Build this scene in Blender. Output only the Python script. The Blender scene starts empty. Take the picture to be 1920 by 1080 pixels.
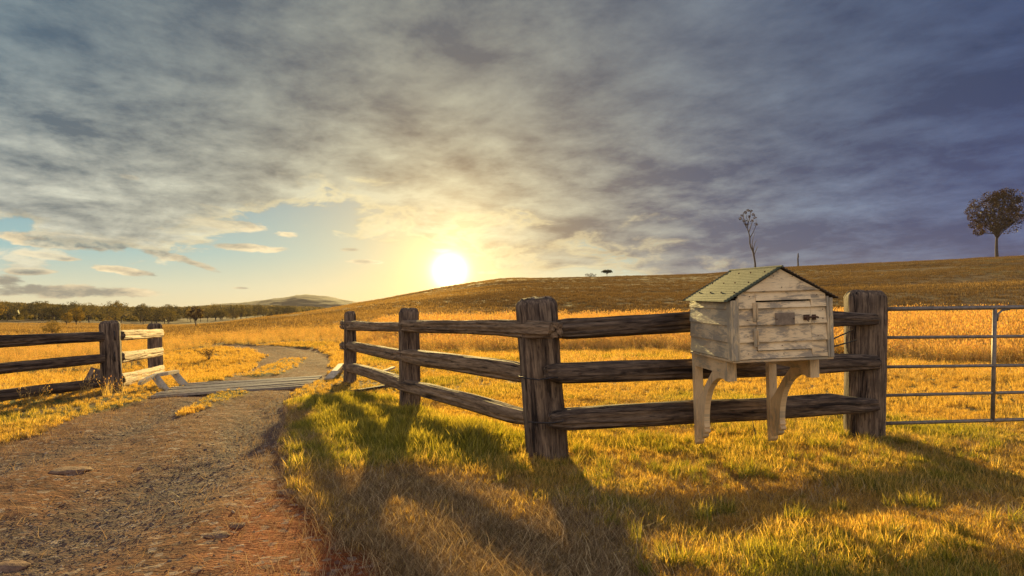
import bpy, math, random
import numpy as np
from mathutils import Vector, Matrix
R = math.radians
random.seed(7); rng = np.random.default_rng(7)
C = bpy.context.scene.collection

# ------------------------------------------------------------------ camera
FPX = 1173.0; EYE = 1.15; PITCH = math.atan(45/FPX)
cam_d = bpy.data.cameras.new('camera'); cam = bpy.data.objects.new('camera', cam_d); C.objects.link(cam)
cam_d.sensor_width = 36; cam_d.lens = 36*FPX/1920; cam_d.clip_start = .05; cam_d.clip_end = 9000
cam.location = (0, 0, EYE); cam.rotation_euler = (math.pi/2+PITCH, 0, 0)
bpy.context.scene.camera = cam
sc = bpy.context.scene
sc.view_settings.view_transform = 'Standard'; sc.view_settings.look = 'None'
sc.view_settings.gamma = 1; sc.view_settings.exposure = 1.0
try:
    sc.cycles.max_bounces = 7; sc.cycles.transparent_max_bounces = 8; sc.cycles.volume_bounces = 0
    sc.cycles.use_denoising = True
except Exception: pass

# ------------------------------------------------------------------ node expression helper
class G:
    """tiny helper that writes node maths as python expressions"""
    def __init__(s, nt): s.nt = nt; s.n = nt.nodes; s.l = nt.links
    def sock(s, node, i, v):
        if v is None: return
        if isinstance(v, bpy.types.NodeSocket): s.l.new(v, node.inputs[i])
        else:
            cur = node.inputs[i].default_value
            if hasattr(cur, '__len__') and len(cur) == 4 and hasattr(v, '__len__') and len(v) == 3: v = (*v, 1)
            node.inputs[i].default_value = v
    def m(s, op, a, b=None, c=None, clamp=False):
        n = s.n.new('ShaderNodeMath'); n.operation = op; n.use_clamp = clamp
        s.sock(n, 0, a); s.sock(n, 1, b); s.sock(n, 2, c); return n.outputs[0]
    def add(s, a, b): return s.m('ADD', a, b)
    def sub(s, a, b): return s.m('SUBTRACT', a, b)
    def mul(s, a, b): return s.m('MULTIPLY', a, b)
    def div(s, a, b): return s.m('DIVIDE', a, b)
    def mx(s, a, b): return s.m('MAXIMUM', a, b)
    def ss(s, v, a, b, o0=0., o1=1.):
        n = s.n.new('ShaderNodeMapRange'); n.interpolation_type = 'SMOOTHSTEP'
        s.sock(n, 0, v); s.sock(n, 1, a); s.sock(n, 2, b); s.sock(n, 3, o0); s.sock(n, 4, o1); return n.outputs[0]
    def lin(s, v, a, b, o0=0., o1=1.):
        n = s.n.new('ShaderNodeMapRange'); n.clamp = True
        s.sock(n, 0, v); s.sock(n, 1, a); s.sock(n, 2, b); s.sock(n, 3, o0); s.sock(n, 4, o1); return n.outputs[0]
    def mix(s, f, a, b, mode='MIX'):
        n = s.n.new('ShaderNodeMix'); n.data_type = 'RGBA'; n.blend_type = mode
        s.sock(n, 0, f); s.sock(n, 6, a); s.sock(n, 7, b); return n.outputs[2]
    def vec(s, x, y, z):
        n = s.n.new('ShaderNodeCombineXYZ'); s.sock(n, 0, x); s.sock(n, 1, y); s.sock(n, 2, z); return n.outputs[0]
    def vm(s, op, a, b=None):
        n = s.n.new('ShaderNodeVectorMath'); n.operation = op; s.sock(n, 0, a); s.sock(n, 1, b)
        return n.outputs['Value'] if op in ('DOT_PRODUCT', 'LENGTH') else n.outputs[0]
    def scale(s, a, k):
        n = s.n.new('ShaderNodeVectorMath'); n.operation = 'SCALE'; s.sock(n, 0, a); s.sock(n, 3, k); return n.outputs[0]
    def sep(s, v):
        n = s.n.new('ShaderNodeSeparateXYZ'); s.sock(n, 0, v); return n.outputs[0], n.outputs[1], n.outputs[2]
    def noise(s, v, scale, detail=4, rough=.55, dist=0., col=False):
        n = s.n.new('ShaderNodeTexNoise'); s.sock(n, 'Vector', v); s.sock(n, 'Scale', scale)
        s.sock(n, 'Detail', detail); s.sock(n, 'Roughness', rough); s.sock(n, 'Distortion', dist)
        return n.outputs['Color'] if col else n.outputs[0]
    def voro(s, v, scale, feat='F1', out='Distance', rand=1.):
        n = s.n.new('ShaderNodeTexVoronoi'); n.feature = feat; s.sock(n, 'Vector', v); s.sock(n, 'Scale', scale)
        s.sock(n, 'Randomness', rand); return n.outputs[out]
    def ramp(s, v, stops, interp='LINEAR'):
        n = s.n.new('ShaderNodeValToRGB'); n.color_ramp.interpolation = interp; e = n.color_ramp.elements
        while len(e) > 1: e.remove(e[-1])
        e[0].position = stops[0][0]; e[0].color = _c4(stops[0][1])
        for p, c in stops[1:]:
            q = e.new(p); q.color = _c4(c)
        s.sock(n, 0, v); return n.outputs[0]
    def attr(s, name, out='Fac', typ='GEOMETRY'):
        n = s.n.new('ShaderNodeAttribute'); n.attribute_name = name; n.attribute_type = typ; return n.outputs[out]
    def pos(s): return s.n.new('ShaderNodeNewGeometry').outputs['Position']
    def bump(s, h, dist, strength=1., nrm=None):
        n = s.n.new('ShaderNodeBump'); s.sock(n, 'Height', h); s.sock(n, 'Distance', dist); s.sock(n, 'Strength', strength)
        if nrm is not None: s.l.new(nrm, n.inputs['Normal'])
        return n.outputs[0]
def _c4(c): return (c, c, c, 1) if isinstance(c, (int, float)) else (*c, 1) if len(c) == 3 else c
def srgb(r, g, b):
    f = lambda c: (c/255/12.92) if c/255 <= .04045 else ((c/255+.055)/1.055)**2.4
    return (f(r), f(g), f(b))

# ------------------------------------------------------------------ sun and sky
SUN_AZ = math.atan((843-960)/FPX)
LAMP_EL = R(13.2)          # lamp height that gives the photograph's shadow lengths
SKY_EL = math.atan((585-508)/FPX)
sd = Vector((math.sin(SUN_AZ)*math.cos(LAMP_EL), math.cos(SUN_AZ)*math.cos(LAMP_EL), math.sin(LAMP_EL)))
ld = bpy.data.lights.new('sun', 'SUN'); ld.energy = 5.0; ld.angle = R(.8); ld.color = (1.0, .73, .26)
sun = bpy.data.objects.new('sun', ld); C.objects.link(sun)
sun.rotation_euler = (-sd).to_track_quat('-Z', 'Y').to_euler(); sun.location = (-30, 250, 80)

world = bpy.data.worlds.new('World'); sc.world = world; world.use_nodes = True
wt = world.node_tree
for n in list(wt.nodes): wt.nodes.remove(n)
def build_sky():
    g = G(wt)
    tc = g.n.new('ShaderNodeTexCoord'); D = tc.outputs['Generated']
    dx, dy, dz = g.sep(D)
    az = g.m('ARCTAN2', dx, dy)
    hor = g.m('SQRT', g.add(g.mul(dx, dx), g.mul(dy, dy)))
    el = g.m('ARCTAN2', dz, hor)
    A = lambda px: math.atan((px-960)/FPX)
    E = lambda px, py: math.atan((585-py)/FPX*math.cos(A(px)))
    S = Vector((math.sin(SUN_AZ)*math.cos(SKY_EL), math.cos(SUN_AZ)*math.cos(SKY_EL), math.sin(SKY_EL)))
    ang = g.m('ARCCOSINE', g.m('MINIMUM', g.vm('DOT_PRODUCT', D, tuple(S)), .99999))
    # clear sky
    clear = g.ramp(g.lin(el, 0, .5), [(0, srgb(214, 204, 168)), (.07, srgb(190, 201, 182)), (.17, srgb(142, 184, 188)), (.35, srgb(98, 148, 170)), (1, srgb(70, 100, 130))])
    nish = g.n.new('ShaderNodeTexSky'); nish.sky_type = 'NISHITA'; nish.sun_disc = False
    nish.sun_elevation = LAMP_EL; nish.sun_rotation = SUN_AZ
    clear = g.mix(1.0, clear, g.scale(nish.outputs[0], .006), 'ADD')
    warm = g.m('EXPONENT', g.mul(ang, -6.5))
    clear = g.mix(g.mul(warm, .95), clear, srgb(255, 214, 120))
    # cloud coordinates: a flat deck seen in perspective, streaked along one wind direction
    den = g.add(g.mx(dz, 0.), .11)
    cx, cy = g.div(dx, den), g.div(dy, den)
    th = R(-32)
    c1 = g.add(g.mul(cx, math.cos(th)), g.mul(cy, -math.sin(th)))     # across the wind
    c2 = g.add(g.mul(cx, math.sin(th)), g.mul(cy, math.cos(th)))      # along the wind
    P = g.vec(c1, g.mul(c2, .78), 3.3)
    n_big = g.noise(P, .55, 2, .5)
    n_mid = g.noise(P, 2.7, 10, .64, .15)
    P2 = g.vec(g.add(c1, .05), g.mul(g.add(c2, -.10), .78), 3.3)      # shifted away from the sun: relief
    n_mid2 = g.noise(P2, 2.7, 10, .64, .15)
    relief = g.sub(n_mid, n_mid2)
    # fine puffs, isotropic in view angles
    Q = g.vec(g.mul(az, 1.0), g.mul(el, 2.6), 1.7)
    q1 = g.noise(Q, 9, 7, .62, .3)
    q2 = g.noise(g.vec(g.add(az, .008), g.add(g.mul(el, 2.6), .055), 1.7), 9, 7, .62, .3)
    rel2 = g.sub(q1, q2)
    # lower edge of the deck
    edge = [(-300, 470), (0, 452), (120, 470), (260, 492), (380, 462), (470, 415), (560, 408), (640, 428), (720, 440), (800, 458), (900, 476), (1000, 492), (1120, 505), (1230, 520), (1330, 560), (1500, 620), (2300, 640)]
    a0, a1 = A(-300), A(2300)
    er = g.ramp(g.lin(az, a0, a1), [((A(x)-a0)/(a1-a0), E(x, y)+.2) for x, y in edge])
    er = g.sub(er, .2)
    d = g.sub(el, er)
    d = g.add(d, g.mul(g.sub(q1, .5), .32))
    d = g.add(d, g.mul(g.sub(n_mid, .5), .05))
    deck = g.ss(d, -.004, .028)
    thick = g.ss(d, .0, .13)
    # detached clouds  (px, py, half width, half height, drop across)
    small = None
    for (px, py, w, h, sl) in [(110, 546, 230, 15, .0), (8, 535, 60, 20, .1), (222, 507, 78, 9, .10), (462, 464, 72, 9, .0), (360, 492, 55, 8, .35), (535, 438, 26, 7, 0),
                               (240, 330, 26, 7, .1), (680, 491, 34, 5, 0), (655, 468, 26, 4, 0), (823, 470, 26, 5, 0), (913, 510, 26, 5, 0), (455, 540, 24, 3, 0), (60, 510, 50, 7, 0), (130, 455, 150, 16, .06), (300, 478, 60, 10, .2), (90, 480, 60, 6, .1), (420, 420, 90, 12, .05)]:
        ex = g.div(g.sub(az, A(px)), w/FPX*math.cos(A(px))**2)
        gain = 2.0 if w > 100 else 1.35
        ey = g.div(g.sub(g.add(el, g.mul(g.sub(az, A(px)), sl)), E(px, py)), h/FPX*math.cos(A(px)))
        r2 = g.add(g.mul(ex, ex), g.mul(ey, ey))
        k = g.mul(g.sub(1.0, r2), gain)
        small = k if small is None else g.mx(small, k)
    q3 = g.noise(Q, 26, 6, .62, .2)
    small = g.add(g.add(small, g.mul(g.sub(q1, .5), 4.6)), g.mul(g.sub(q3, .5), 4.2))
    smask = g.mul(g.ss(small, .0, .9), g.ss(el, -.01, .01))
    sthick = g.ss(small, .7, 2.4)
    # cloud colours
    t_az = g.lin(az, A(-100), A(2000))
    shade = g.ramp(t_az, [(0, srgb(96, 108, 114)), (.3, srgb(112, 117, 114)), (.5, srgb(106, 110, 112)), (.7, srgb(68, 84, 112)), (1, srgb(46, 62, 104))])
    up = g.ss(el, .10, .36)
    shade = g.mix(g.mul(up, .8), shade, g.ramp(t_az, [(0, srgb(60, 92, 112)), (.35, srgb(74, 90, 106)), (.7, srgb(54, 72, 96)), (1, srgb(42, 60, 90))]))
    lit = g.ramp(t_az, [(0, srgb(222, 212, 188)), (.45, srgb(226, 212, 178)), (.62, srgb(174, 168, 154)), (.8, srgb(112, 124, 146)), (1, srgb(78, 96, 138))])
    lit = g.mix(g.mul(up, .75), lit, g.ramp(t_az, [(0, srgb(112, 134, 144)), (.4, srgb(146, 146, 138)), (.7, srgb(102, 114, 130)), (1, srgb(70, 86, 120))]))
    L = g.add(g.mul(relief, 2.1), g.mul(rel2, g.ss(el, .40, .05, .5, 2.3)))
    L = g.add(L, g.mul(g.sub(n_big, .5), 1.7))
    L = g.add(L, g.mul(g.sub(n_mid, .5), -1.35))
    L = g.add(L, g.ss(thick, 0., 1., .66, .36))
    L = g.m('ADD', L, 0., clamp=True)
    cloud = g.mix(L, shade, lit)
    cloud = g.mix(g.mul(g.m('EXPONENT', g.mul(ang, -4.6)), .85), cloud, g.mix(L, srgb(200, 158, 100), srgb(255, 224, 162)))
    cloud = g.mix(1., cloud, (.92, 1.05, 1.17), 'MULTIPLY')
    # lit rim of the deck edge
    rim = g.mul(deck, g.sub(1., g.ss(d, .006, .06)))
    cloud = g.mix(g.mul(rim, g.m('EXPONENT', g.mul(ang, -2.0))), cloud, srgb(255, 236, 180))
    sky = g.mix(deck, clear, cloud)
    scol = g.mix(g.m('ADD', g.add(g.mul(rel2, 3.2), .62), g.mul(sthick, -.62), clamp=True), srgb(126, 132, 128), srgb(255, 234, 190))
    scol = g.mix(g.m('EXPONENT', g.mul(ang, -8.)), scol, srgb(255, 240, 190))
    sky = g.mix(g.mul(smask, g.sub(1., g.mul(deck, .6))), sky, scol)
    # glow round the sun
    gl = lambda k, c, m: g.scale(c, g.mul(g.m('EXPONENT', g.mul(ang, -k)), m))
    sky = g.vm('ADD', sky, gl(10.5, (1., .58, .18), .50))
    sky = g.vm('ADD', sky, gl(27., (1., .74, .36), 1.6))
    sky = g.vm('ADD', sky, g.scale((1., .86, .55), g.mul(g.m('EXPONENT', g.mul(g.mul(ang, ang), -2600.)), 5.)))
    # unseen half of the sky behind the camera, brightened as added warm fill
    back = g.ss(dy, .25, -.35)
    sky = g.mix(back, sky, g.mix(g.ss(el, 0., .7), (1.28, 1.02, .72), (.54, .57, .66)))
    below = g.ss(el, -.004, -.03)
    sky = g.mix(below, sky, (.16, .11, .06))
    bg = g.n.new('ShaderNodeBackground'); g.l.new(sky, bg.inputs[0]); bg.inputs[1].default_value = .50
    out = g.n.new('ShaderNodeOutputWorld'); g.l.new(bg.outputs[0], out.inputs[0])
build_sky()
try: world.cycles.sampling_method = 'MANUAL'; world.cycles.sample_map_resolution = 1024
except Exception: pass
# ------------------------------------------------------------------ numpy noise
def _h(ix, iy, iz, seed):
    n = (ix.astype(np.int64)*374761393 + iy.astype(np.int64)*668265263 + iz.astype(np.int64)*2147483647 + seed*974634777) & 0xffffffff
    n = ((n ^ (n >> 13))*1274126177) & 0xffffffff
    n = ((n ^ (n >> 16))*2246822519) & 0xffffffff
    return ((n ^ (n >> 15)) & 0xffffff)/float(0xffffff)
def vnoise(x, y, z=0., seed=0):
    x, y, z = np.broadcast_arrays(np.asarray(x, float), np.asarray(y, float), np.asarray(z, float))
    ix, iy, iz = np.floor(x), np.floor(y), np.floor(z)
    fx, fy, fz = x-ix, y-iy, z-iz
    fx = fx*fx*(3-2*fx); fy = fy*fy*(3-2*fy); fz = fz*fz*(3-2*fz)
    r = 0
    for a in (0, 1):
        for b in (0, 1):
            for c in (0, 1):
                w = (fx if a else 1-fx)*(fy if b else 1-fy)*(fz if c else 1-fz)
                r = r + w*_h(ix+a, iy+b, iz+c, seed)
    return r*2-1
def fbm(x, y, z=0., oct=4, seed=0, gain=.5):
    r = 0; a = 1; f = 1; t = 0
    for i in range(oct):
        r = r + a*vnoise(np.asarray(x)*f, np.asarray(y)*f, np.asarray(z)*f, seed+i*17); t += a; a *= gain; f *= 2.03
    return r/t
def sst(v, a, b):
    t = np.clip((v-a)/(b-a), 0, 1); return t*t*(3-2*t)

# ------------------------------------------------------------------ terrain as a height function of x, y
def near_z(x, y):
    return -.03 + .020*np.clip(x, -14, 0) - .003*np.clip(y, -20, 30) - .22*np.exp(-((x+9.2)**2+(y-15.5)**2)/9.)
_cols = [-1800, -600, 0, 150, 310, 450, 600, 720, 850, 950, 1060, 1300, 1500, 1920, 2600, 6000]
_rad = [45, 90, 140, 230, 330, 600, 900, 1500]
_tab = {
 -1800: [632, 622, 616, 610, 606, 592, 578, 575], -600: [631, 620, 614, 608, 604, 590, 574, 572],
 0: [630, 618, 612, 607, 604, 592, 576, 574], 150: [629, 618, 612, 607, 604, 596, 583, 580],
 310: [627, 617.5, 616, 611, 606, 598, 586, 582], 450: [619, 600.5, 607, 606, 603, 594, 582, 576],
 600: [611, 583, 592, 580.5, 592, 592, 585, 580], 720: [606, 567, 570, 559.5, 575, 595, 595, 595],
 850: [602, 551.5, 549, 535, 552, 600, 600, 600], 950: [600, 542, 535, 522, 540, 600, 600, 600],
 1060: [598, 545, 531, 521, 540, 600, 600, 600], 1300: [595, 549, 530, 515, 535, 600, 600, 600],
 1500: [591, 540, 517, 499, 520, 590, 600, 600], 1920: [586, 527, 499, 480.5, 500, 580, 600, 600],
 2600: [582, 515, 483, 455, 470, 560, 600, 600], 6000: [585, 540, 500, 480, 500, 570, 600, 600]}
def _build_table():
    NA, NR = 721, 400
    az = np.linspace(-math.pi, math.pi, NA); lr = np.linspace(math.log(2.), math.log(3000.), NR); r = np.exp(lr)
    ca = np.array([math.atan((c-960)/FPX) for c in _cols])
    T = np.zeros((NA, NR))
    rr = np.concatenate([[22.], _rad, [3000.]]); lrr = np.log(rr)
    vals = []
    for c, a in zip(_cols, ca):
        k = [EYE+(585-p)/FPX*R_*math.cos(a) for p, R_ in zip(_tab[c], _rad)]
        z22 = float(near_z(22*math.sin(a), 22*math.cos(a)))
        vals.append([z22]+k+[k[-1]])
    vals = np.array(vals)
    for j in range(NR):
        zc = np.array([np.interp(lr[j], lrr, v) for v in vals])
        zz = np.interp(az, ca, zc)
        x, y = r[j]*np.sin(az), r[j]*np.cos(az)
        nz = near_z(x, y)
        w = sst(r[j], 16, 26)
        back = sst(np.cos(az), .25, -.1)
        T[:, j] = nz*(1-w)+(zz*(1-back)+nz*back)*w
    for _ in range(3):
        for j in range(3):
            T[:, 1:-1] = .25*T[:, :-2]+.5*T[:, 1:-1]+.25*T[:, 2:]
        T[1:-1] = .25*T[:-2]+.5*T[1:-1]+.25*T[2:]
    return T, NA, NR
_T, _NA, _NR = _build_table()
def Hb(x, y):
    x = np.asarray(x, float); y = np.asarray(y, float)
    r = np.clip(np.hypot(x, y), 2.0, 2999.); a = np.arctan2(x, y)
    fa = (a+math.pi)/(2*math.pi)*(_NA-1); fr = (np.log(r)-math.log(2.))/(math.log(3000.)-math.log(2.))*(_NR-1)
    ia = np.clip(fa.astype(int), 0, _NA-2); ir = np.clip(fr.astype(int), 0, _NR-2); fa = fa-ia; fr = fr-ir
    z = _T[ia, ir]*(1-fa)*(1-fr)+_T[ia+1, ir]*fa*(1-fr)+_T[ia, ir+1]*(1-fa)*fr+_T[ia+1, ir+1]*fa*fr
    w = sst(r, 10, 18)
    return near_z(x, y)*(1-w)+z*w
def ray(px, py):
    cp, sp = math.cos(PITCH), math.sin(PITCH); a, b = px-960, -(py-540)
    return Vector((a, FPX*cp-b*sp, FPX*sp+b*cp))
def at(px, py, Y):
    d = ray(px, py); return Vector((0, 0, EYE))+d*(Y/d.y)
def gnd(px, py, lo=2.2, hi=400):
    """first point where the sight line through a photo position meets the land"""
    d = ray(px, py); Y = np.exp(np.linspace(math.log(lo), math.log(hi), 4000))
    x = d.x/d.y*Y; z = EYE+d.z/d.y*Y; h = Hb(x, Y)
    i = int(np.argmax(z < h)); 
    if i == 0 and not z[0] < h[0]: i = len(Y)-1
    return Vector((x[i], Y[i], float(h[i])))

def poly_world(pts): return np.array([[*gnd(px, py).xy] for px, py in pts])
def sdist(P, x, y, closed=True):
    """signed distance to a polygon, positive inside"""
    d = np.full(x.shape, 1e9); ins = np.zeros(x.shape, bool); n = len(P)
    for i in range(n if closed else n-1):
        ax, ay = P[i]; bx, by = P[(i+1) % n]
        ex, ey = bx-ax, by-ay; L = ex*ex+ey*ey+1e-12
        t = np.clip(((x-ax)*ex+(y-ay)*ey)/L, 0, 1)
        d = np.minimum(d, np.hypot(x-ax-t*ex, y-ay-t*ey))
        if closed:
            c = ((ay > y) != (by > y)) & (x < (bx-ax)*(y-ay)/((by-ay) if by != ay else 1e-12)+ax)
            ins ^= c
    return np.where(ins, d, -d) if closed else -d
# the drive: near part up to the grid, then the bend beyond
ROADP = np.vstack([[[-9, -6.], [-9., 1.0], [-7.6, 5.4]], poly_world([(0, 832), (180, 775), (290, 742), (352, 722), (420, 712), (462, 695), (498, 668), (470, 655), (400, 648), (330, 645.5), (330, 643.5), (400, 645), (520, 648), (600, 655), (622, 668), (624, 690), (612, 708), (560, 728), (545, 760), (545, 830), (560, 900), (625, 975), (710, 1040), (800, 1150)]), [[.2, -1.], [1.5, -6.]]])
MEDP = poly_world([(330, 772), (312, 784), (350, 778), (400, 760), (450, 742), (470, 734), (440, 726), (385, 742)])
MED2 = poly_world([(440, 705), (480, 705), (530, 700), (560, 686), (575, 672), (540, 672), (500, 685)])
ORP = poly_world([(400, 980), (500, 890), (575, 905), (660, 960), (760, 1040), (840, 1150), (480, 1150), (390, 1060)])
GR1 = poly_world([(-200, 1000), (0, 965), (150, 905), (330, 850), (430, 810), (520, 755), (545, 770), (530, 830), (520, 880), (400, 960), (260, 1060), (-60, 1200)])
RUT1 = poly_world([(585, 728), (540, 752), (470, 805), (380, 868), (250, 938), (80, 1010), (-140, 1085)])
RUT2 = poly_world([(372, 748), (330, 768), (240, 800), (130, 832), (0, 868), (-200, 915)])
LUSH = poly_world([(560, 730), (640, 715), (700, 745), (780, 775), (900, 800), (1000, 870), (1030, 930), (900, 905), (700, 850), (570, 810)])
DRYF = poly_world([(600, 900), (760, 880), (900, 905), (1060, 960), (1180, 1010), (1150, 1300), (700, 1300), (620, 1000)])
BANDP = poly_world([(1100, 930), (1300, 950), (1500, 945), (1800, 930), (1920, 925), (1920, 890), (1700, 900), (1400, 905), (1150, 895)])
def masks(x, y):
    n = fbm(x*1.3, y*1.3, 0, 4, 3)
    n2 = fbm(x*4.5, y*4.5, 0, 3, 9)
    sc_ = np.clip(np.hypot(x, y)/12, .4, 1.4)
    road = sst(sdist(ROADP, x, y)+.16*n+.06*n2, -.06, .10)
    med = np.maximum(sst(sdist(MEDP, x, y)+.16*n+.06*n2, -.05, .12), sst(sdist(MED2, x, y)+.22*n, -.10, .15))
    road = road*(1-med)
    gravel = sst(sdist(GR1, x, y)+.35*n+.1*n2, -.15, .25)
    w_ = .12*n+.05*n2
    ruts = np.maximum(np.exp(-((sdist(RUT1, x, y, False)+w_)/.34)**2), .8*np.exp(-((sdist(RUT2, x, y, False)+w_)/.30)**2))
    gravel = np.clip(.30*gravel+.95*ruts, 0, 1)
    orange = sst(sdist(ORP, x, y)+.3*n, -.25, .25)
    lush = sst(sdist(LUSH, x, y)+.35*n, -.25, .25)
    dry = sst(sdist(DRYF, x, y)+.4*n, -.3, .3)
    return road, med, gravel, orange, lush, dry
def Hd(x, y, m=None):
    """land with ruts, bumps and tussocky roughness"""
    x = np.asarray(x, float); y = np.asarray(y, float)
    z = Hb(x, y); r = np.hypot(x, y)
    road, med, gravel, orange, lush, dry = m if m is not None else masks(x, y)
    nf = 1-sst(r, 25, 45)
    z = z + nf*(1-road)*(.035*fbm(x*.9, y*.9, 0, 3, 21)+.012*fbm(x*5, y*5, 0, 2, 22))
    z = z - nf*road*.03 + nf*road*(.022*fbm(x*1.1, y*1.6, 0, 3, 31)+.010*fbm(x*7, y*9, 0, 3, 32)) - nf*road*gravel*.050 + nf*road*.016*np.sin((x*.87+y*.49)*5.2+1.2*fbm(x*.6,y*.6,0,2,35))*(1-orange)
    far = sst(r, 25, 60)
    z = z + far*(.22*fbm(x*.10, y*.10, 0, 4, 41)+.05*fbm(x*.6, y*.6, 0, 2, 42))*np.clip(r/90, .3, 1.6)
    return z

# ------------------------------------------------------------------ mesh helpers
def origin(p):
    o = Vector((0, 0, 0))
    while p is not None: o += p.location; p = p.parent
    return o
def mesh(name, V, F, mat, parent=None, smooth=False, attrs=None, loc=None):
    """V: (n,3) array; F: (m,k) int array or list of arrays with different k"""
    V = np.asarray(V, float)
    off = np.array(origin(parent)) if loc is None else np.array(loc)
    V = V-off
    Fl = F if isinstance(F, list) else [F]
    Fl = [np.asarray(f, int) for f in Fl if len(f)]
    me = bpy.data.meshes.new(name)
    if Fl and all(f.ndim == 2 for f in Fl):
        idx = np.concatenate([f.ravel() for f in Fl]); tot = np.concatenate([np.full(len(f), f.shape[1]) for f in Fl])
    else:
        idx = np.concatenate([np.asarray(f, int).ravel() for f in Fl]); tot = np.array([len(f) for f in Fl])
    st = np.concatenate([[0], np.cumsum(tot)[:-1]])
    me.vertices.add(len(V)); me.vertices.foreach_set('co', V.astype(np.float32).ravel())
    me.loops.add(len(idx)); me.loops.foreach_set('vertex_index', idx.astype(np.int32))
    me.polygons.add(len(tot)); me.polygons.foreach_set('loop_start', st.astype(np.int32)); me.polygons.foreach_set('loop_total', tot.astype(np.int32))
    me.polygons.foreach_set('use_smooth', np.full(len(tot), smooth))
    if attrs:
        for k, v in attrs.items():
            v = np.asarray(v, np.float32)
            if v.ndim == 1:
                a = me.attributes.new(k, 'FLOAT', 'POINT'); a.data.foreach_set('value', v)
            else:
                a = me.attributes.new(k, 'FLOAT_VECTOR', 'POINT'); a.data.foreach_set('vector', v.ravel())
    me.update(calc_edges=True); me.validate()
    if mat: me.materials.append(mat)
    o = bpy.data.objects.new(name, me); C.objects.link(o)
    if parent is not None: o.parent = parent
    elif loc is not None: o.location = loc
    return o
class MB:
    """collects pieces of one part"""
    def __init__(s): s.V = []; s.F = []; s.A = []; s.n = 0
    def put(s, V, F, A=None):
        V = np.asarray(V, float); s.V.append(V); s.F += [tuple(int(i)+s.n for i in f) for f in F]
        s.A.append(V*1. if A is None else np.asarray(A, float)); s.n += len(V)
    def box(s, M, x0, x1, y0, y1, z0, z1, bev=.0, grain='x'):
        c = []
        b = min(bev, (x1-x0)*.3, (y1-y0)*.3, (z1-z0)*.3)
        if b <= 0:
            P = [(x, y, z) for x in (x0, x1) for y in (y0, y1) for z in (z0, z1)]
            F = [(0, 1, 3, 2), (4, 6, 7, 5), (0, 4, 5, 1), (2, 3, 7, 6), (0, 2, 6, 4), (1, 5, 7, 3)]
        else:
            P = []; F = []; ix = {}
            for i, x in enumerate((x0, x1)):
                for j, y in enumerate((y0, y1)):
                    for k, z in enumerate((z0, z1)):
                        sx, sy, sz = (b if not i else -b), (b if not j else -b), (b if not k else -b)
                        ix[i, j, k] = len(P); P += [(x, y+sy, z+sz), (x+sx, y, z+sz), (x+sx, y+sy, z)]
            q = lambda a, l: tuple(ix[t]+a for t in l)
            for i in (0, 1):
                l = [(i, 0, 0), (i, 1, 0), (i, 1, 1), (i, 0, 1)]; F.append(q(0, l if i else l[::-1]))
                l = [(0, i, 0), (1, i, 0), (1, i, 1), (0, i, 1)]; F.append(q(1, l[::-1] if i else l))
                l = [(0, 0, i), (1, 0, i), (1, 1, i), (0, 1, i)]; F.append(q(2, l if i else l[::-1]))
            for i in (0, 1):
                for j in (0, 1):
                    F.append((ix[i, j, 0]+0, ix[i, j, 1]+0, ix[i, j, 1]+1, ix[i, j, 0]+1))
                    F.append((ix[i, 0, j]+0, ix[i, 1, j]+0, ix[i, 1, j]+2, ix[i, 0, j]+2))
                    F.append((ix[0, i, j]+1, ix[1, i, j]+1, ix[1, i, j]+2, ix[0, i, j]+2))
            for k in ix.values(): F.append((k, k+1, k+2))
        P = np.array(P, float)
        A = P[:, {'x': [0, 1, 2], 'y': [1, 0, 2], 'z': [2, 0, 1]}[grain]] + np.array([0, 0, 0])
        W = np.array([M @ Vector(p) for p in P]) if M is not None else P
        s.put(W, F, A)
    def prism(s, M, pts, y0, y1, grain='z'):
        """polygon in local (a, b) pushed from y0 to y1 along the middle axis: points are (x, z)"""
        n = len(pts)
        P = [(a, y0, b) for a, b in pts]+[(a, y1, b) for a, b in pts]
        F = [tuple(range(n)), tuple(range(2*n-1, n-1, -1))]+[(i, i+n, (i+1) % n+n, (i+1) % n) for i in range(n)]
        P = np.array(P, float); A = P[:, {'x': [0, 1, 2], 'y': [1, 0, 2], 'z': [2, 0, 1]}[grain]]
        s.put(np.array([M @ Vector(p) for p in P]) if M is not None else P, F, A)
    def tube(s, pts, r, n=8, caps=True):
        pts = [Vector(p) for p in pts]; m = len(pts); rr = r if hasattr(r, '__len__') else [r]*m
        V = []; A = []; L = 0; up = None
        for i, p in enumerate(pts):
            t = (pts[min(i+1, m-1)]-pts[max(i-1, 0)]).normalized()
            if up is None: up = Vector((0, 0, 1)) if abs(t.z) < .9 else Vector((1, 0, 0))
            a = t.cross(up).normalized(); b = a.cross(t).normalized(); up = b
            if i: L += (p-pts[i-1]).length
            for k in range(n):
                q = 2*math.pi*k/n; V.append(p+(a*math.cos(q)+b*math.sin(q))*rr[i]); A.append((L, math.cos(q)*rr[i], math.sin(q)*rr[i]))
        F = [(i*n+k, i*n+(k+1) % n, (i+1)*n+(k+1) % n, (i+1)*n+k) for i in range(m-1) for k in range(n)]
        if caps: F += [tuple(range(n-1, -1, -1)), tuple((m-1)*n+k for k in range(n))]
        s.put(np.array(V), F, np.array(A))
    def build(s, name, mat, parent=None, smooth=False, loc=None):
        A = np.vstack(s.A)
        return mesh(name, np.vstack(s.V), [np.array(f) for f in s.F], mat, parent, smooth, {'grain': A}, loc)
def tag(o, label=None, cat=None, group=None, kind=None):
    if label: o['label'] = label
    if cat: o['category'] = cat
    if group: o['group'] = group
    if kind: o['kind'] = kind
    return o
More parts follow.
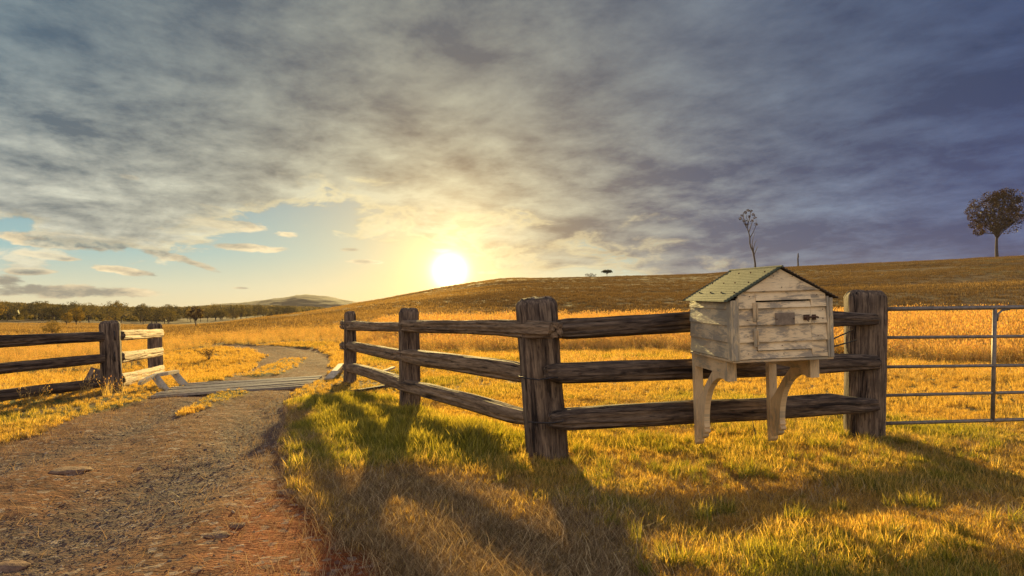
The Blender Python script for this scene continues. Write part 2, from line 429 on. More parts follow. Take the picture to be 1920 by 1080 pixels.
def empty(name, loc, label, cat, group=None):
    o = bpy.data.objects.new(name, None); C.objects.link(o); o.location = loc; o.empty_display_size = .2
    return tag(o, label, cat, group)

# ------------------------------------------------------------------ materials
def mat(name, rough=.8):
    m = bpy.data.materials.new(name); m.use_nodes = True; nt = m.node_tree
    g = G(nt); b = nt.nodes['Principled BSDF']; b.inputs['Roughness'].default_value = rough
    b.inputs['Specular IOR Level'].default_value = .3
    return m, g, b
def wood_mat(name, dark, mid, light, amt=.5, k=1.):
    m, g, b = mat(name, .85)
    gr = g.attr('grain', 'Vector'); oi = g.n.new('ShaderNodeObjectInfo')
    gr = g.vm('ADD', gr, g.vec(g.mul(oi.outputs['Random'], 37.), 0, 0))
    x, y, z = g.sep(gr)
    st = g.vec(g.mul(x, 1.1*k), g.mul(y, 16*k), g.mul(z, 16*k))
    st2 = g.vec(g.mul(x, 7*k), g.mul(y, 60*k), g.mul(z, 60*k))
    n1 = g.noise(st, 1.6, 5, .6, .6); n2 = g.noise(st2, 1.2, 4, .65, .3)
    n3 = g.noise(gr, 3.0, 4, .6)
    f = g.add(g.mul(n1, .62), g.mul(n2, .38))
    col = g.ramp(f, [(.28, dark), (.47, mid), (.66, light)])
    col = g.mix(g.ss(n3, .50, .70, 0, .55), col, g.mix(.5, dark, mid), 'MIX')
    crack = g.mul(g.ss(n1, .40, .335), 1.0)
    crack2 = g.ss(n2, .40, .33)
    col = g.mix(g.mul(crack, .85), col, (.012, .008, .010))
    col = g.mix(g.mul(crack2, .45), col, (.02, .014, .014))
    b.inputs['Base Color'].default_value = (*mid, 1); g.l.new(col, b.inputs['Base Color'])
    h = g.sub(g.add(g.mul(n1, .6), g.mul(n2, .5)), g.add(g.mul(crack, .6), g.mul(crack2, .3)))
    g.l.new(g.bump(h, .012*amt*2), b.inputs['Normal'])
    return m
M_POST = wood_mat('weathered_post_wood', (.028, .019, .018), (.100, .070, .056), (.34, .25, .18))
M_RAIL = wood_mat('weathered_rail_wood', (.020, .014, .014), (.070, .049, .040), (.24, .175, .13))
M_RAILB = wood_mat('brown_rail_wood', (.060, .038, .026), (.165, .110, .072), (.38, .265, .175))
M_RAILP = wood_mat('pale_sunlit_wood', (.30, .19, .10), (.62, .46, .29), (.80, .66, .46))  # pale wood; on the left end bay sunlight is put into its colour
M_BARK = wood_mat('tree_bark', (.03, .022, .018), (.08, .06, .05), (.17, .13, .11), .6, .4)
def paint_mat(name, paint, bare, wear=.5):
    m, g, b = mat(name, .6)
    gr = g.attr('grain', 'Vector'); x, y, z = g.sep(gr)
    geo = g.pos()
    w1 = g.noise(g.vec(g.mul(x, 4.), g.mul(y, 14), g.mul(z, 14)), 1.5, 6, .72, .5)
    w2 = g.noise(geo, 3.2, 3, .5)
    fine = g.noise(g.vec(g.mul(x, 12.), g.mul(y, 90), g.mul(z, 90)), 1.2, 5, .7)
    wear_f = g.ss(g.add(g.add(g.mul(w1, .62), g.mul(w2, .42)), g.mul(g.sub(fine, .5), .30)), .60-.10*wear, .68-.08*wear)
    pc = g.mix(g.ss(w2, .35, .7), paint, tuple(c*k for c, k in zip(paint, (.86, .80, .72))))
    pc = g.mix(g.ss(fine, .52, .40, 0, .30), pc, tuple(c*.5 for c in paint))
    bc = g.mix(fine, tuple(c*.5 for c in bare), tuple(c*1.6 for c in bare))
    col = g.mix(g.mul(wear_f, .8), pc, bc)
    rust = g.ss(g.noise(geo, 9., 4, .7), .66, .76, 0, .5)
    col = g.mix(rust, col, (.42, .20, .08))
    g.l.new(col, b.inputs['Base Color'])
    g.l.new(g.bump(g.add(g.mul(fine, .5), g.mul(wear_f, -.5)), .0025), b.inputs['Normal'])
    return m
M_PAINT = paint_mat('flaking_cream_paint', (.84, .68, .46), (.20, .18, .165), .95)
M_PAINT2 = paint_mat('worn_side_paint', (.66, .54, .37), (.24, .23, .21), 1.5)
M_PAINT3 = paint_mat('bracket_paint', (.70, .54, .35), (.26, .24, .20), .8)
def metal_mat(name, col, rough=.45, metallic=.0, rust=.2):
    m, g, b = mat(name, rough); b.inputs['Metallic'].default_value = metallic
    n = g.noise(g.pos(), 22., 5, .65)
    c = g.mix(g.ss(n, .35, .65), tuple(k*.75 for k in col), tuple(min(1, k*1.15) for k in col))
    c = g.mix(g.ss(n, .62, .72, 0, rust), c, (.16, .07, .03))
    g.l.new(c, b.inputs['Base Color']); g.l.new(g.bump(n, .001), b.inputs['Normal'])
    return m
M_GALV = metal_mat('galvanised_pipe', (.20, .175, .165), .5, .3)
M_WHITE = metal_mat('worn_white_steel', (.52, .44, .34), .5, .1, .6)
M_WIRE = metal_mat('old_wire', (.05, .045, .05), .5, .6)
M_RUST = metal_mat('rusty_iron', (.10, .055, .04), .7, .3, .8)
M_GRID = metal_mat("worn_grid_steel", (.34, .30, .27), .4, .4, .4)
M_PLATE = metal_mat('plain_brown_plate', (.23, .18, .145), .5, .0, .0)
M_ROOF = metal_mat('green_roof_sheet', (.085, .096, .068), .75, .0, .3)
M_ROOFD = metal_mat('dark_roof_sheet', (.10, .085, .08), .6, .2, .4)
M_SHADE, _g, _b = mat('inside_shade'); _b.inputs['Base Color'].default_value = (.012, .01, .01, 1)  # near-black that stands for shade inside the box and under the grid

def ground_mat():
    m, g, b = mat('land', .95); b.inputs['Specular IOR Level'].default_value = .15
    P = g.pos(); x, y, z = g.sep(P)
    road, med, gravel, orange, lush, dry = [g.attr(k) for k in ('road', 'med', 'gravel', 'orange', 'lush', 'dry')]
    dist = g.vm('LENGTH', P)
    # soil and thatch under the grass
    a = g.noise(P, 1.1, 5, .6); f = g.noise(P, 26., 5, .7); mdn = g.noise(P, 6., 5, .65)
    soil = g.mix(g.ss(f, .35, .65), (.075, .042, .018), (.26, .160, .065))
    soil = g.mix(g.ss(a, .42, .6), soil, g.mix(f, (.05, .055, .014), (.14, .135, .035)))
    # far paddock and hill
    h1 = g.noise(P, .05, 5, .6); h2 = g.noise(g.vec(x, g.mul(y, .45), z), .55, 6, .7); h3 = g.noise(P, 3.1, 4, .7)
    hill = g.mix(g.ss(g.add(g.mul(h2, .6), g.mul(h3, .4)), .36, .62), (.060, .038, .022), (.19, .118, .060))
    hill = g.mix(g.ss(h1, .50, .64, 0, .7), hill, g.mix(h3, (.055, .050, .018), (.15, .125, .045)))
    c = g.mix(g.ss(dist, 20., 42.), soil, hill)
    # the drive
    f2 = g.noise(P, 70., 4, .75); str_ = g.noise(g.vec(g.mul(x, 3.), g.mul(y, 8.), z), 2.2, 6, .7, .8)
    v = g.voro(P, 75., 'F1', 'Color'); vx, vy, vz = g.sep(v)
    vs = g.voro(P, 24., 'F1', 'Color'); sx_, sy_, sz_ = g.sep(vs)
    earth = g.mix(g.ss(str_, .38, .62), (.060, .022, .014), (.27, .105, .044))
    earth = g.mix(g.ss(f2, .40, .66), earth, g.mix(mdn, (.085, .034, .021), (.26, .115, .058)))
    grav = g.mix(vx, (.026, .019, .024), (.125, .084, .082))
    grav = g.mix(g.ss(str_, .42, .64, 0, .55), grav, (.26, .135, .080))
    acr = g.add(g.mul(x, .86), g.mul(y, .51)); alo = g.add(g.mul(x, -.51), g.mul(y, .86))
    rut = g.noise(g.vec(g.mul(acr, 1.25), g.mul(alo, .13), 0), 1.6, 4, .55, .3)
    rutf = g.ss(rut, .46, .58)
    dr = g.mix(g.m('ADD', g.add(g.mul(gravel, .95), .02), g.mul(rutf, .28), clamp=True), earth, grav)
    dr = g.mix(g.mul(orange, .85), dr, g.mix(g.ss(str_, .35, .65), (.17, .040, .014), (.36, .095, .030)))
    dr = g.mix(g.ss(sy_, .80, .88, 0, .55), dr, g.mix(sx_, (.055, .04, .045), (.50, .40, .32)))
    c = g.mix(road, c, dr)
    g.l.new(c, b.inputs['Base Color'])
    pit = g.voro(P, 48., 'F1', 'Distance')
    hh = g.add(g.mul(f, .5), g.add(g.mul(f2, .25), g.mul(str_, .9)))
    hh = g.add(hh, g.mul(g.mul(g.sub(.6, pit), road), .55))
    bb = g.bump(hh, .022)
    hb = g.bump(g.add(h2, h3), .15, g.ss(dist, 25., 60., 0., .35), bb)
    g.l.new(hb, b.inputs['Normal'])
    return m
M_LAND = ground_mat()

# ------------------------------------------------------------------ the land
def build_land():
    rad = np.concatenate([np.linspace(.05, 1.9, 14), np.exp(np.linspace(math.log(2.0), math.log(14.), 330)), np.exp(np.linspace(math.log(14.), math.log(60.), 170))[1:], np.exp(np.linspace(math.log(60.), math.log(2600.), 190))[1:]])
    fr = np.linspace(-.86, .86, 620)
    side = np.concatenate([np.linspace(.86, 2*math.pi-.86, 60)[1:-1]])
    az = np.concatenate([fr, side]); NA = len(az); NR = len(rad)
    A, Rr = np.meshgrid(az, rad, indexing='ij')
    X = Rr*np.sin(A); Y = Rr*np.cos(A)
    m = masks(X.ravel(), Y.ravel())
    Z = Hd(X.ravel(), Y.ravel(), m)
    V = np.stack([X.ravel(), Y.ravel(), Z], 1)
    i = np.arange(NA); j = np.arange(NR-1)
    I, J = np.meshgrid(i, j, indexing='ij'); I2 = (I+1) % NA
    F = np.stack([I*NR+J, I*NR+J+1, I2*NR+J+1, I2*NR+J], -1).reshape(-1, 4)[:, ::-1]
    at_ = dict(zip(('road', 'med', 'gravel', 'orange', 'lush', 'dry'), m))
    rm = m[0][F].mean(1) > .5
    dd = V[F].mean(1); 
    for nm, sel, lab in (('ground', ~rm, 'grassy paddock land'), ('dirt_road', rm, 'dirt drive')):
        f = F[sel]; used = np.unique(f); mp = np.full(len(V), -1); mp[used] = np.arange(len(used))
        o = mesh(nm, V[used], mp[f], M_LAND, None, True, {k: v[used] for k, v in at_.items()}, loc=(0, 0, 0))
        tag(o, kind='structure')
    # centre disc under the camera
    return V
build_land()
# ------------------------------------------------------------------ hewn timber
def timber(name, pts, hw, hh, M_, parent, seed, side=None, na=56, nl=None, rough=.010, ends=(.0, .0), sq=3.2, crack=1., top_round=0.):
    """a hewn log along a centre line; hw / hh are half sizes across and up at every point"""
    P = np.array([list(p) for p in pts], float); n = len(P)
    hw = np.array(hw if hasattr(hw, '__len__') else [hw]*n, float); hh = np.array(hh if hasattr(hh, '__len__') else [hh]*n, float)
    s = np.concatenate([[0], np.cumsum(np.linalg.norm(np.diff(P, axis=0), axis=1))]); L = s[-1]
    nl = nl or max(16, int(L/.035)); t = np.linspace(0, L, nl)
    # smooth centre line
    if n > 2:
        Q = np.stack([np.interp(t, s, P[:, k]) for k in range(3)], 1)
        for _ in range(max(1, nl//14)): Q[1:-1] = .25*Q[:-2]+.5*Q[1:-1]+.25*Q[2:]
    else: Q = P[0]+(P[1]-P[0])*(t/L)[:, None]
    w = np.interp(t, s, hw); h = np.interp(t, s, hh)
    T = (P[-1]-P[0])/np.linalg.norm(P[-1]-P[0])
    if side is None: side = np.array([0, 0, 1.]) if abs(T[2]) < .8 else np.array([0, 1., 0])
    U = np.array(side)-T*np.dot(side, T); U /= np.linalg.norm(U)       # 'up' of the section
    S = np.cross(T, U)
    th = np.linspace(0, 2*math.pi, na, endpoint=False)
    e = 2/sq
    cx = np.sign(np.cos(th))*np.abs(np.cos(th))**e; cy = np.sign(np.sin(th))*np.abs(np.sin(th))**e
    TT, CX = np.meshgrid(t, cx, indexing='ij'); _, CY = np.meshgrid(t, cy, indexing='ij')
    _, TH = np.meshgrid(t, th, indexing='ij')
    c_, s_ = np.cos(TH), np.sin(TH)
    k = 1+.10*fbm(c_*1.2, s_*1.2, TT*1.1, 3, seed)+.05*fbm(c_*3, s_*3, TT*2.2, 2, seed+5)
    gro = fbm(c_*7, s_*7, TT*.9, 3, seed+11)
    gro2 = fbm(c_*16, s_*16, TT*1.6, 2, seed+13)
    deep = sst(gro, -.12, -.42)
    d = rough*(.55*gro+.35*gro2)-deep*rough*1.1*crack
    X = CX*w[:, None]*k; Y = CY*h[:, None]*k
    nr = np.sqrt(X**2+Y**2)+1e-6
    X += X/nr*d; Y += Y/nr*d
    wob = .35*w[:, None]*0+np.array([0.])
    # rough chopped ends
    endj = rough*1.6*fbm(c_*4, s_*4, 0*TT+seed, 2, seed+3)
    near0 = sst(TT, .10, 0); near1 = sst(TT, L-.10, L)
    off = endj*(near1+near0)
    V = Q[:, None, :]+X[..., None]*S+Y[..., None]*U+off[..., None]*T
    A = np.stack([TT, X, Y], -1)
    V = V.reshape(-1, 3); A = A.reshape(-1, 3)
    I, J = np.meshgrid(np.arange(nl-1), np.arange(na), indexing='ij'); J2 = (J+1) % na
    F = np.stack([I*na+J, I*na+J2, (I+1)*na+J2, (I+1)*na+J], -1).reshape(-1, 4)[:, ::-1]
    extraV = []; extraA = []; FF = [F]; base = len(V); quads = []; tris = []
    for end, ring0, ctr, sgn, bulge in ((0, 0, Q[0], -1, ends[0]), (1, (nl-1)*na, Q[-1], 1, ends[1])):
        prev = np.arange(na)+ring0
        for fr, kk in ((.90, .9), (.72, 1.3), (.35, 1.6)):
            r = V[ring0:ring0+na]; ra = A[ring0:ring0+na]
            rr = ctr+(r-ctr)*fr
            bump = rough*.8*fbm(np.cos(th)*fr*6, np.sin(th)*fr*6, seed, 2, seed+8)
            rr = rr+T*(sgn*(bulge*(1-fr**3)+.006*kk)+bump)[:, None]
            idx = np.arange(na)+base+len(extraV)*na
            extraV.append(rr); a2 = ra*np.array([1, fr, fr]); a2[:, 0] += 0; extraA.append(np.stack([a2[:, 1]*.3+9, a2[:, 2], a2[:, 1]], 1))
            p2 = np.roll(prev, -1); i2 = np.roll(idx, -1)
            q = np.stack([prev, p2, i2, idx], 1); quads.append(q if sgn > 0 else q[:, ::-1]); prev = idx
        tris.append((prev, ctr+T*sgn*(bulge+.008), sgn))
    V = np.vstack([V]+extraV); A = np.vstack([A]+extraA)
    tf = []
    for prev, c, sgn in tris:
        V = np.vstack([V, c[None]]); A = np.vstack([A, [[9, 0, 0]]]); ci = len(V)-1
        q = np.stack([prev, np.roll(prev, -1), np.full(na, ci)], 1); tf.append(q if sgn > 0 else q[:, ::-1])
    quads = np.vstack([F[:, ::-1]]+quads); 
    return mesh(name, V, [quads, np.vstack(tf)], M_, parent, True, {'grain': A+np.array([seed*1.7, 0, 0])})

def post(parent, bx, by, ty, wpx, seed, lean=0, Yd=None, m=None, face=None, tx=None, wtop=None, bev=.02, dfrac=.68):
    """bx, by: where it meets the grass in the photo; ty: its top; wpx: its width there"""
    b = at(bx, by, Yd) if Yd else gnd(bx, by)
    Y = b.y
    top = at(tx if tx is not None else bx, ty, Y+lean)
    k = Y/FPX/2; hw = wpx*k; hwt = (wtop or wpx)*k
    p0 = b-Vector((0, 0, .15))-(top-b)*.08; p0.z = b.z-.18
    H = (top-p0).length
    up = Vector(face) if face else Vector((0, 1, 0))
    ax = (top-p0)
    pts = [p0, p0+ax*.5, top-ax.normalized()*.035, top-ax.normalized()*.012, top]
    hws = [hw, (hw+hwt)/2, hwt, hwt*.97, hwt*.86]
    return timber('post', pts, hws, [q*dfrac for q in hws], m or M_POST, parent, seed, side=up, na=72, rough=.012, sq=5.0, crack=1.0, ends=(0, .012)), b
def rail(parent, specs, off, seed, m=None, name='rail', rough=.012, sq=3.0, thick=.075, dirv=None):
    """specs: (px, y top, y bottom, distance) along the rail"""
    P = []; hh = []; hw = []
    for px, y0, y1, Y in specs:
        p = at(px, (y0+y1)/2, Y); P.append(p+Vector(off)); h = (y1-y0)/2*Y/FPX; hh.append(h*.97); hw.append(min(h, thick)*.95)
    return timber(name, P, hw, hh, m or M_RAIL, parent, seed, na=56, rough=rough, sq=sq, crack=1.3)
def wire(name, pts, r, parent, m=None):
    b = MB(); b.tube(pts, r, 6); return b.build(name, m or M_WIRE, parent, True)

# ---- right-hand fence
g1005 = gnd(1026, 861); g1622 = gnd(1621, 824); g767 = gnd(769, 773); g656 = gnd(657, 718)
FR = empty('rail_fence', gnd(1026, 861), 'long grey three-rail timber fence carrying the cream mailbox, right of the drive', 'fence', 'old split-rail timber fences')
def Yf(px):     # distance of the front bay of the fence line at a photo column
    a, b = g1005, g1622; u = (px-960)/FPX
    t = (u*a.y-a.x)/((b.x-a.x)-u*(b.y-a.y)); return a.y+t*(b.y-a.y)
def Ym(px, a, b):
    u = (px-960)/FPX; t = (u*a.y-a.x)/((b.x-a.x)-u*(b.y-a.y)); return a.y+t*(b.y-a.y)
p1, _ = post(FR, 1028, 861, 562, 72, 11, tx=1005, wtop=72, face=(-.3, 1, 0))
p2, _ = post(FR, 1621, 824, 549, 64, 12, tx=1623, wtop=64, face=(.2, 1, 0))
p3, _ = post(FR, 769, 773, 581, 37, 13, tx=766, wtop=37, face=(-.3, 1, 0))
p4, _ = post(FR, 656.5, 718, 586, 24, 14, tx=656, wtop=20, face=(-.3, 1, 0))
fo = .165
def fs(px, y0, y1, d=fo): return (px, y0, y1, Yf(px)-d)
rail(FR, [fs(1047, 600, 634), fs(1064, 597, 636), fs(1180, 590, 629), fs(1300, 583, 622), fs(1450, 582, 618), fs(1560, 583, 614), fs(1600, 586, 611), fs(1641, 589, 609)], (0, 0, 0), 21)
rail(FR, [fs(1024, 686, 712), fs(1048, 681, 719), fs(1180, 677, 716), fs(1300, 673, 712), fs(1450, 671, 706), fs(1560, 662, 699), fs(1610, 664, 695), fs(1643, 667, 692)], (0, 0, 0), 22)
rail(FR, [fs(1032, 775, 801), fs(1062, 765, 806), fs(1180, 757, 800), fs(1300, 751, 794), fs(1450, 746, 786), fs(1560, 738, 778), fs(1602, 744, 776), fs(1640, 748, 770)], (0, 0, 0), 23)
ml = lambda px, y0, y1, d=.155: (px, y0, y1, Ym(px, g767, g1005)-d)
rail(FR, [ml(756, 600, 622, .22), ml(790, 600, 624, .20), ml(870, 600, 626), ml(950, 599, 631, .2), ml(976, 599, 634, .29), ml(1006, 601, 636, .32), ml(1042, 603, 636, .32)], (0, 0, 0), 24, M_RAILB)
rail(FR, [ml(752, 655, 676, .23), ml(790, 656, 687, .20), ml(880, 667, 700), ml(960, 678, 714), ml(986, 685, 718), ml(1000, 692, 712)], (0, 0, 0), 25, M_RAILB)
rail(FR, [ml(752, 711, 732, .23), ml(800, 719, 746, .19), ml(880, 738, 768), ml(960, 760, 793), ml(988, 768, 797), ml(1004, 774, 792)], (0, 0, 0), 26, M_RAILB)
mf = lambda px, y0, y1, d=.17: (px, y0, y1, Ym(px, g656, g767)-d)
rail(FR, [mf(643, 601, 617), mf(660, 601, 620), mf(700, 604, 621), mf(755, 604, 622), mf(772, 606, 621)], (0, 0, 0), 27, M_RAILB)
rail(FR, [mf(643, 641, 656), mf(660, 640, 657), mf(700, 646, 667), mf(745, 654, 677), mf(762, 657, 678)], (0, 0, 0), 28, M_RAILB)
rail(FR, [mf(648, 681, 695), mf(665, 681, 700), mf(700, 690, 711), mf(740, 702, 727), mf(757, 709, 731)], (0, 0, 0), 29, M_RAILB)
def arcwire(parent, pts, d):   # follows photo points just in front of the timber
    return wire('wire_tie', [at(x, y, Y-d) for x, y, Y in pts], .006, parent)
Yp = g1005.y
arcwire(FR, [(972, 706, Yp-.02), (986, 709, Yp-.02), (1010, 712, Yp-.02), (1030, 709, Yp-.03), (1046, 708, Yp)], .24)
arcwire(FR, [(990, 791, Yp-.0), (1012, 793, Yp-.0), (1036, 793, Yp), (1055, 790, Yp-.0), (1056, 786, Yp-.0)], .245)
arcwire(FR, [(1562, 650, g1622.y-.9), (1598, 640, g1622.y-.2), (1606, 637, g1622.y-.1)], .05)
arcwire(FR, [(1561, 636, g1622.y-.9), (1592, 622, g1622.y-.2), (1600, 618, g1622.y-.1)], .05)
arcwire(FR, [(643, 598, g656.y), (641, 610, g656.y), (645, 617, g656.y)], .22)
arcwire(FR, [(642, 640, g656.y), (641, 650, g656.y), (646, 656, g656.y)], .22)

# ---- left-hand fence
q207 = gnd(208, 733); q290 = at(292, 712, 15.3)
FL = empty('rail_fence', q207, 'grey timber rail fence left of the drive, its short end bay glowing in the sun', 'fence', 'old split-rail timber fences')
post(FL, 211, 736, 604, 35, 41, tx=205, wtop=33, m=M_POST, face=(-.5, 1, 0))
post(FL, 293, 716, 608, 25, 42, Yd=15.3, tx=290, wtop=24, m=M_POST, face=(-.5, 1, 0))
qe = Vector((q207.x-1.35, q207.y-3.9, 0)); qe.z = float(Hb(qe.x, qe.y))
def Yl(px): return Ym(px, qe, q207)
ll = lambda px, y0, y1, d=.2: (px, y0, y1, Yl(px)-d)
timber('post', [qe-Vector((0, 0, .2)), qe+Vector((0, 0, .6)), qe+Vector((0, 0, 1.2)), qe+Vector((0, 0, 1.23))], [.15, .15, .145, .13], [.14, .14, .14, .12], M_POST, FL, 43, side=(0, 1, 0), na=72, rough=.013, sq=4)
rail(FL, [ll(-330, 648, 680), ll(-100, 632, 659), ll(0, 628, 652), ll(110, 625, 645), ll(200, 622, 640), ll(229, 621, 637)], (0, 0, 0), 44)
rail(FL, [ll(-330, 702, 732), ll(-100, 685, 711), ll(0, 680, 702), ll(110, 671, 690), ll(200, 663, 680), ll(229, 661, 677)], (0, 0, 0), 45)
rail(FL, [ll(-330, 776, 814), ll(-100, 741, 768), ll(0, 730, 753), ll(110, 718, 737), ll(200, 709, 725), ll(230, 704, 719)], (0, 0, 0), 46)
lr = lambda px, y0, y1, d=.0: (px, y0, y1, Ym(px, q207, q290)+d)
for k, sp in enumerate(([lr(224, 619, 639, -.12), lr(262, 618, 636, -.55), lr(303, 617, 633, -.95)], [lr(226, 660, 681, -.12), lr(262, 657, 675, -.55), lr(303, 651, 667, -.95)], [lr(226, 701, 729, -.12), lr(262, 694, 720, -.55), lr(305, 684, 706, -.95)])):
    # shifted to the drive side of the posts so the sun rakes along them
    rail(FL, sp, (0, 0, 0), 47+k, M_RAILP, sq=2.8, rough=.016, thick=.05)
for y0, y1 in ((621, 638), (660, 678), (704, 721)):
    wire('wire_tie', [at(214, y0, q207.y-.36), at(215, (y0+y1)/2, q207.y-.38), at(216, y1, q207.y-.36)], .008, FL)

# ------------------------------------------------------------------ mailbox
d_ = Vector(((835-960)/FPX, 1, .030)).normalized()
r_ = Vector((1, .115, .034)); r_ = (r_-d_*r_.dot(d_)).normalized(); u_ = r_.cross(d_).normalized()
P0 = at(1376, 675, 4.40)
MBX = Matrix(((r_.x, d_.x, u_.x, P0.x), (r_.y, d_.y, u_.y, P0.y), (r_.z, d_.z, u_.z, P0.z), (0, 0, 0, 1)))
W, D, EV, AP = .728, .745, .425, .628
sl = (AP-EV)/(W/2)
BX = empty('mailbox', P0.copy(), 'old cream weatherboard mailbox like a little house with a green corrugated roof', 'mailbox')
def roofz(x): return EV+sl*min(x, W-x)
def board(b, x0, x1, z0, z1, t0=.0, t1=.017, dep=.018, y=0., seedv=0.):
    """lapped front board clipped under the roof slope; lower edge stands proud"""
    pts = []
    zs0, zs1 = z0, min(z1, AP)
    def clip(x, z): return min(z, roofz(x))
    poly = [(x0, zs0), (x1, zs0)]
    tr = (x1, min(zs1, roofz(x1))); tl = (x0, min(zs1, roofz(x0)))
    poly.append(tr)
    for x in ((zs1-EV)/sl if zs1 > EV else None, W/2 if zs1 >= AP-.001 else None, W-(zs1-EV)/sl if zs1 > EV else None)[::-1]:
        if x is not None and x0+.001 < x < x1-.001 and zs1 <= AP: poly.append((x, min(zs1, roofz(x))))
    poly.append(tl)
    out = []
    for p in poly:
        if not out or (abs(p[0]-out[-1][0])+abs(p[1]-out[-1][1])) > .002: out.append(p)
    n = len(out)
    if n < 3: return
    lap = lambda z: y-t1+(t1-t0)*(z-zs0)/max(1e-4, (zs1-zs0))
    V = [MBX @ Vector((a, lap(c), c)) for a, c in out]+[MBX @ Vector((a, y+dep, c)) for a, c in out]
    A = [(a+seedv, 0, c) for a, c in out]+[(a+seedv, dep, c) for a, c in out]
    F = [tuple(range(n)), tuple(range(2*n-1, n-1, -1))]+[(i, i+n, (i+1) % n+n, (i+1) % n) for i in range(n)]
    b.put(V, F, A)
seams = [0, .118, .238, .355, .476, AP]
DX0, DX1, DZ0, DZ1 = .168, .578, .056, .402
b = MB()
for i in range(5):
    z0, z1 = seams[i]+.0015, seams[i+1]
    cut = not (z1 <= DZ0 or z0 >= DZ1)
    sv = i*3.1
    x0, x1 = .040, W-.036
    if i == 4: x0, x1 = .085, W-.085
    if not cut: board(b, x0, x1, z0, z1, seedv=sv)
    else:
        if z0 < DZ0: board(b, DX0, DX1, z0, DZ0-.002, seedv=sv)
        if z1 > DZ1: board(b, DX0, DX1, DZ1+.008, z1, seedv=sv)
        board(b, x0, DX0, z0, z1, seedv=sv); board(b, DX1, x1, z0, z1, seedv=sv+.4)
front = b.build('front_wall', M_PAINT, BX)
b = MB(); b.prism(MBX, [(.004, .004), (W-.004, .004), (W-.004, EV-.012), (W/2, AP-.016), (.004, EV-.012)], .019, D-.02); b.build('dark_backing', M_SHADE, BX)  # added backing; the shade behind the board gaps is its colour
dr = MB()
ds = [DZ0+.004, .118, .238, .355, DZ1-.004]
for i in range(4): board(dr, DX0+.004, DX1-.004, ds[i]+.001, ds[i+1], t0=.002, t1=.019, y=-.001, seedv=20+i*2.7)
door = dr.build('door', M_PAINT, BX)
for z0, z1 in ((.262, .400), (.085, .212)):
    b = MB(); b.box(MBX, .143, .166, -.022, -.0125, z0, z1, .003, 'z'); b.box(MBX, .1685, .181, -.020, -.0145, z0+.015, z1-.01, .002, 'z')
    for zz in (z0+.02, z1-.02): b.tube([MBX @ Vector((.154, -.020, zz)), MBX @ Vector((.154, -.026, zz))], .004, 8)
    b.build('hinge_strip', M_PAINT3, door)
b = MB(); b.box(MBX, .306, .449, -.0225, -.0165, .233, .320, .002)
pl = b.build('name_plate', M_PLATE, door)
for x in (.314, .441):
    b = MB(); b.tube([MBX @ Vector((x, -.021, .276)), MBX @ Vector((x, -.027, .276))], .0045, 8); b.build('screw', M_RUST, pl)
b = MB(); b.box(MBX, .515, .560, -.024, -.015, .262, .300, .002); b.box(MBX, .580, .606, -.026, -.014, .262, .300, .002)
b.tube([MBX @ Vector((.510, -.031, .283)), MBX @ Vector((.612, -.031, .283))], .0065, 8)
b.tube([MBX @ Vector((.535, -.031, .283)), MBX @ Vector((.533, -.040, .262)), MBX @ Vector((.541, -.040, .254))], .005, 7)
b.tube([MBX @ Vector((.602, -.03, .283)), MBX @ Vector((.612, -.045, .279))], .007, 7)
b.build('bolt_latch', M_RUST, door)
# corner boards
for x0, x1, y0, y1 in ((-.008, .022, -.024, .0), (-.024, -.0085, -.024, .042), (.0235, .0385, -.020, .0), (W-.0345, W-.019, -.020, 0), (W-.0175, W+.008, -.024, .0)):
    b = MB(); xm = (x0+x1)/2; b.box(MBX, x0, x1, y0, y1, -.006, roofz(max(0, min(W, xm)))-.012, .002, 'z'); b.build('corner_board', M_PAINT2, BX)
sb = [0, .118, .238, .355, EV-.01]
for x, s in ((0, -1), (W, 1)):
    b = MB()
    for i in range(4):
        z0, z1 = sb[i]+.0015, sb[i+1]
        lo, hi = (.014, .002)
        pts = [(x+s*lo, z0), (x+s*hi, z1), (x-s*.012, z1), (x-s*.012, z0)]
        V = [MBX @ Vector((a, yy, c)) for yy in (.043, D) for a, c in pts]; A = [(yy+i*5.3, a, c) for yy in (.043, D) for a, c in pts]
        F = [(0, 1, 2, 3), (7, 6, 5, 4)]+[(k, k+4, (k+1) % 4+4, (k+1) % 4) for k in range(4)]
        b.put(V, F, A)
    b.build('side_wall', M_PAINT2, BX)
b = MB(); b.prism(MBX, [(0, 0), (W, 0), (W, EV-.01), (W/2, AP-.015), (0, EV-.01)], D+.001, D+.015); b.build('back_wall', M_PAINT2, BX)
b = MB(); b.box(MBX, -.01, W+.01, -.012, D+.01, -.022, -.004, .003); b.build('floor_board', M_PAINT3, BX)
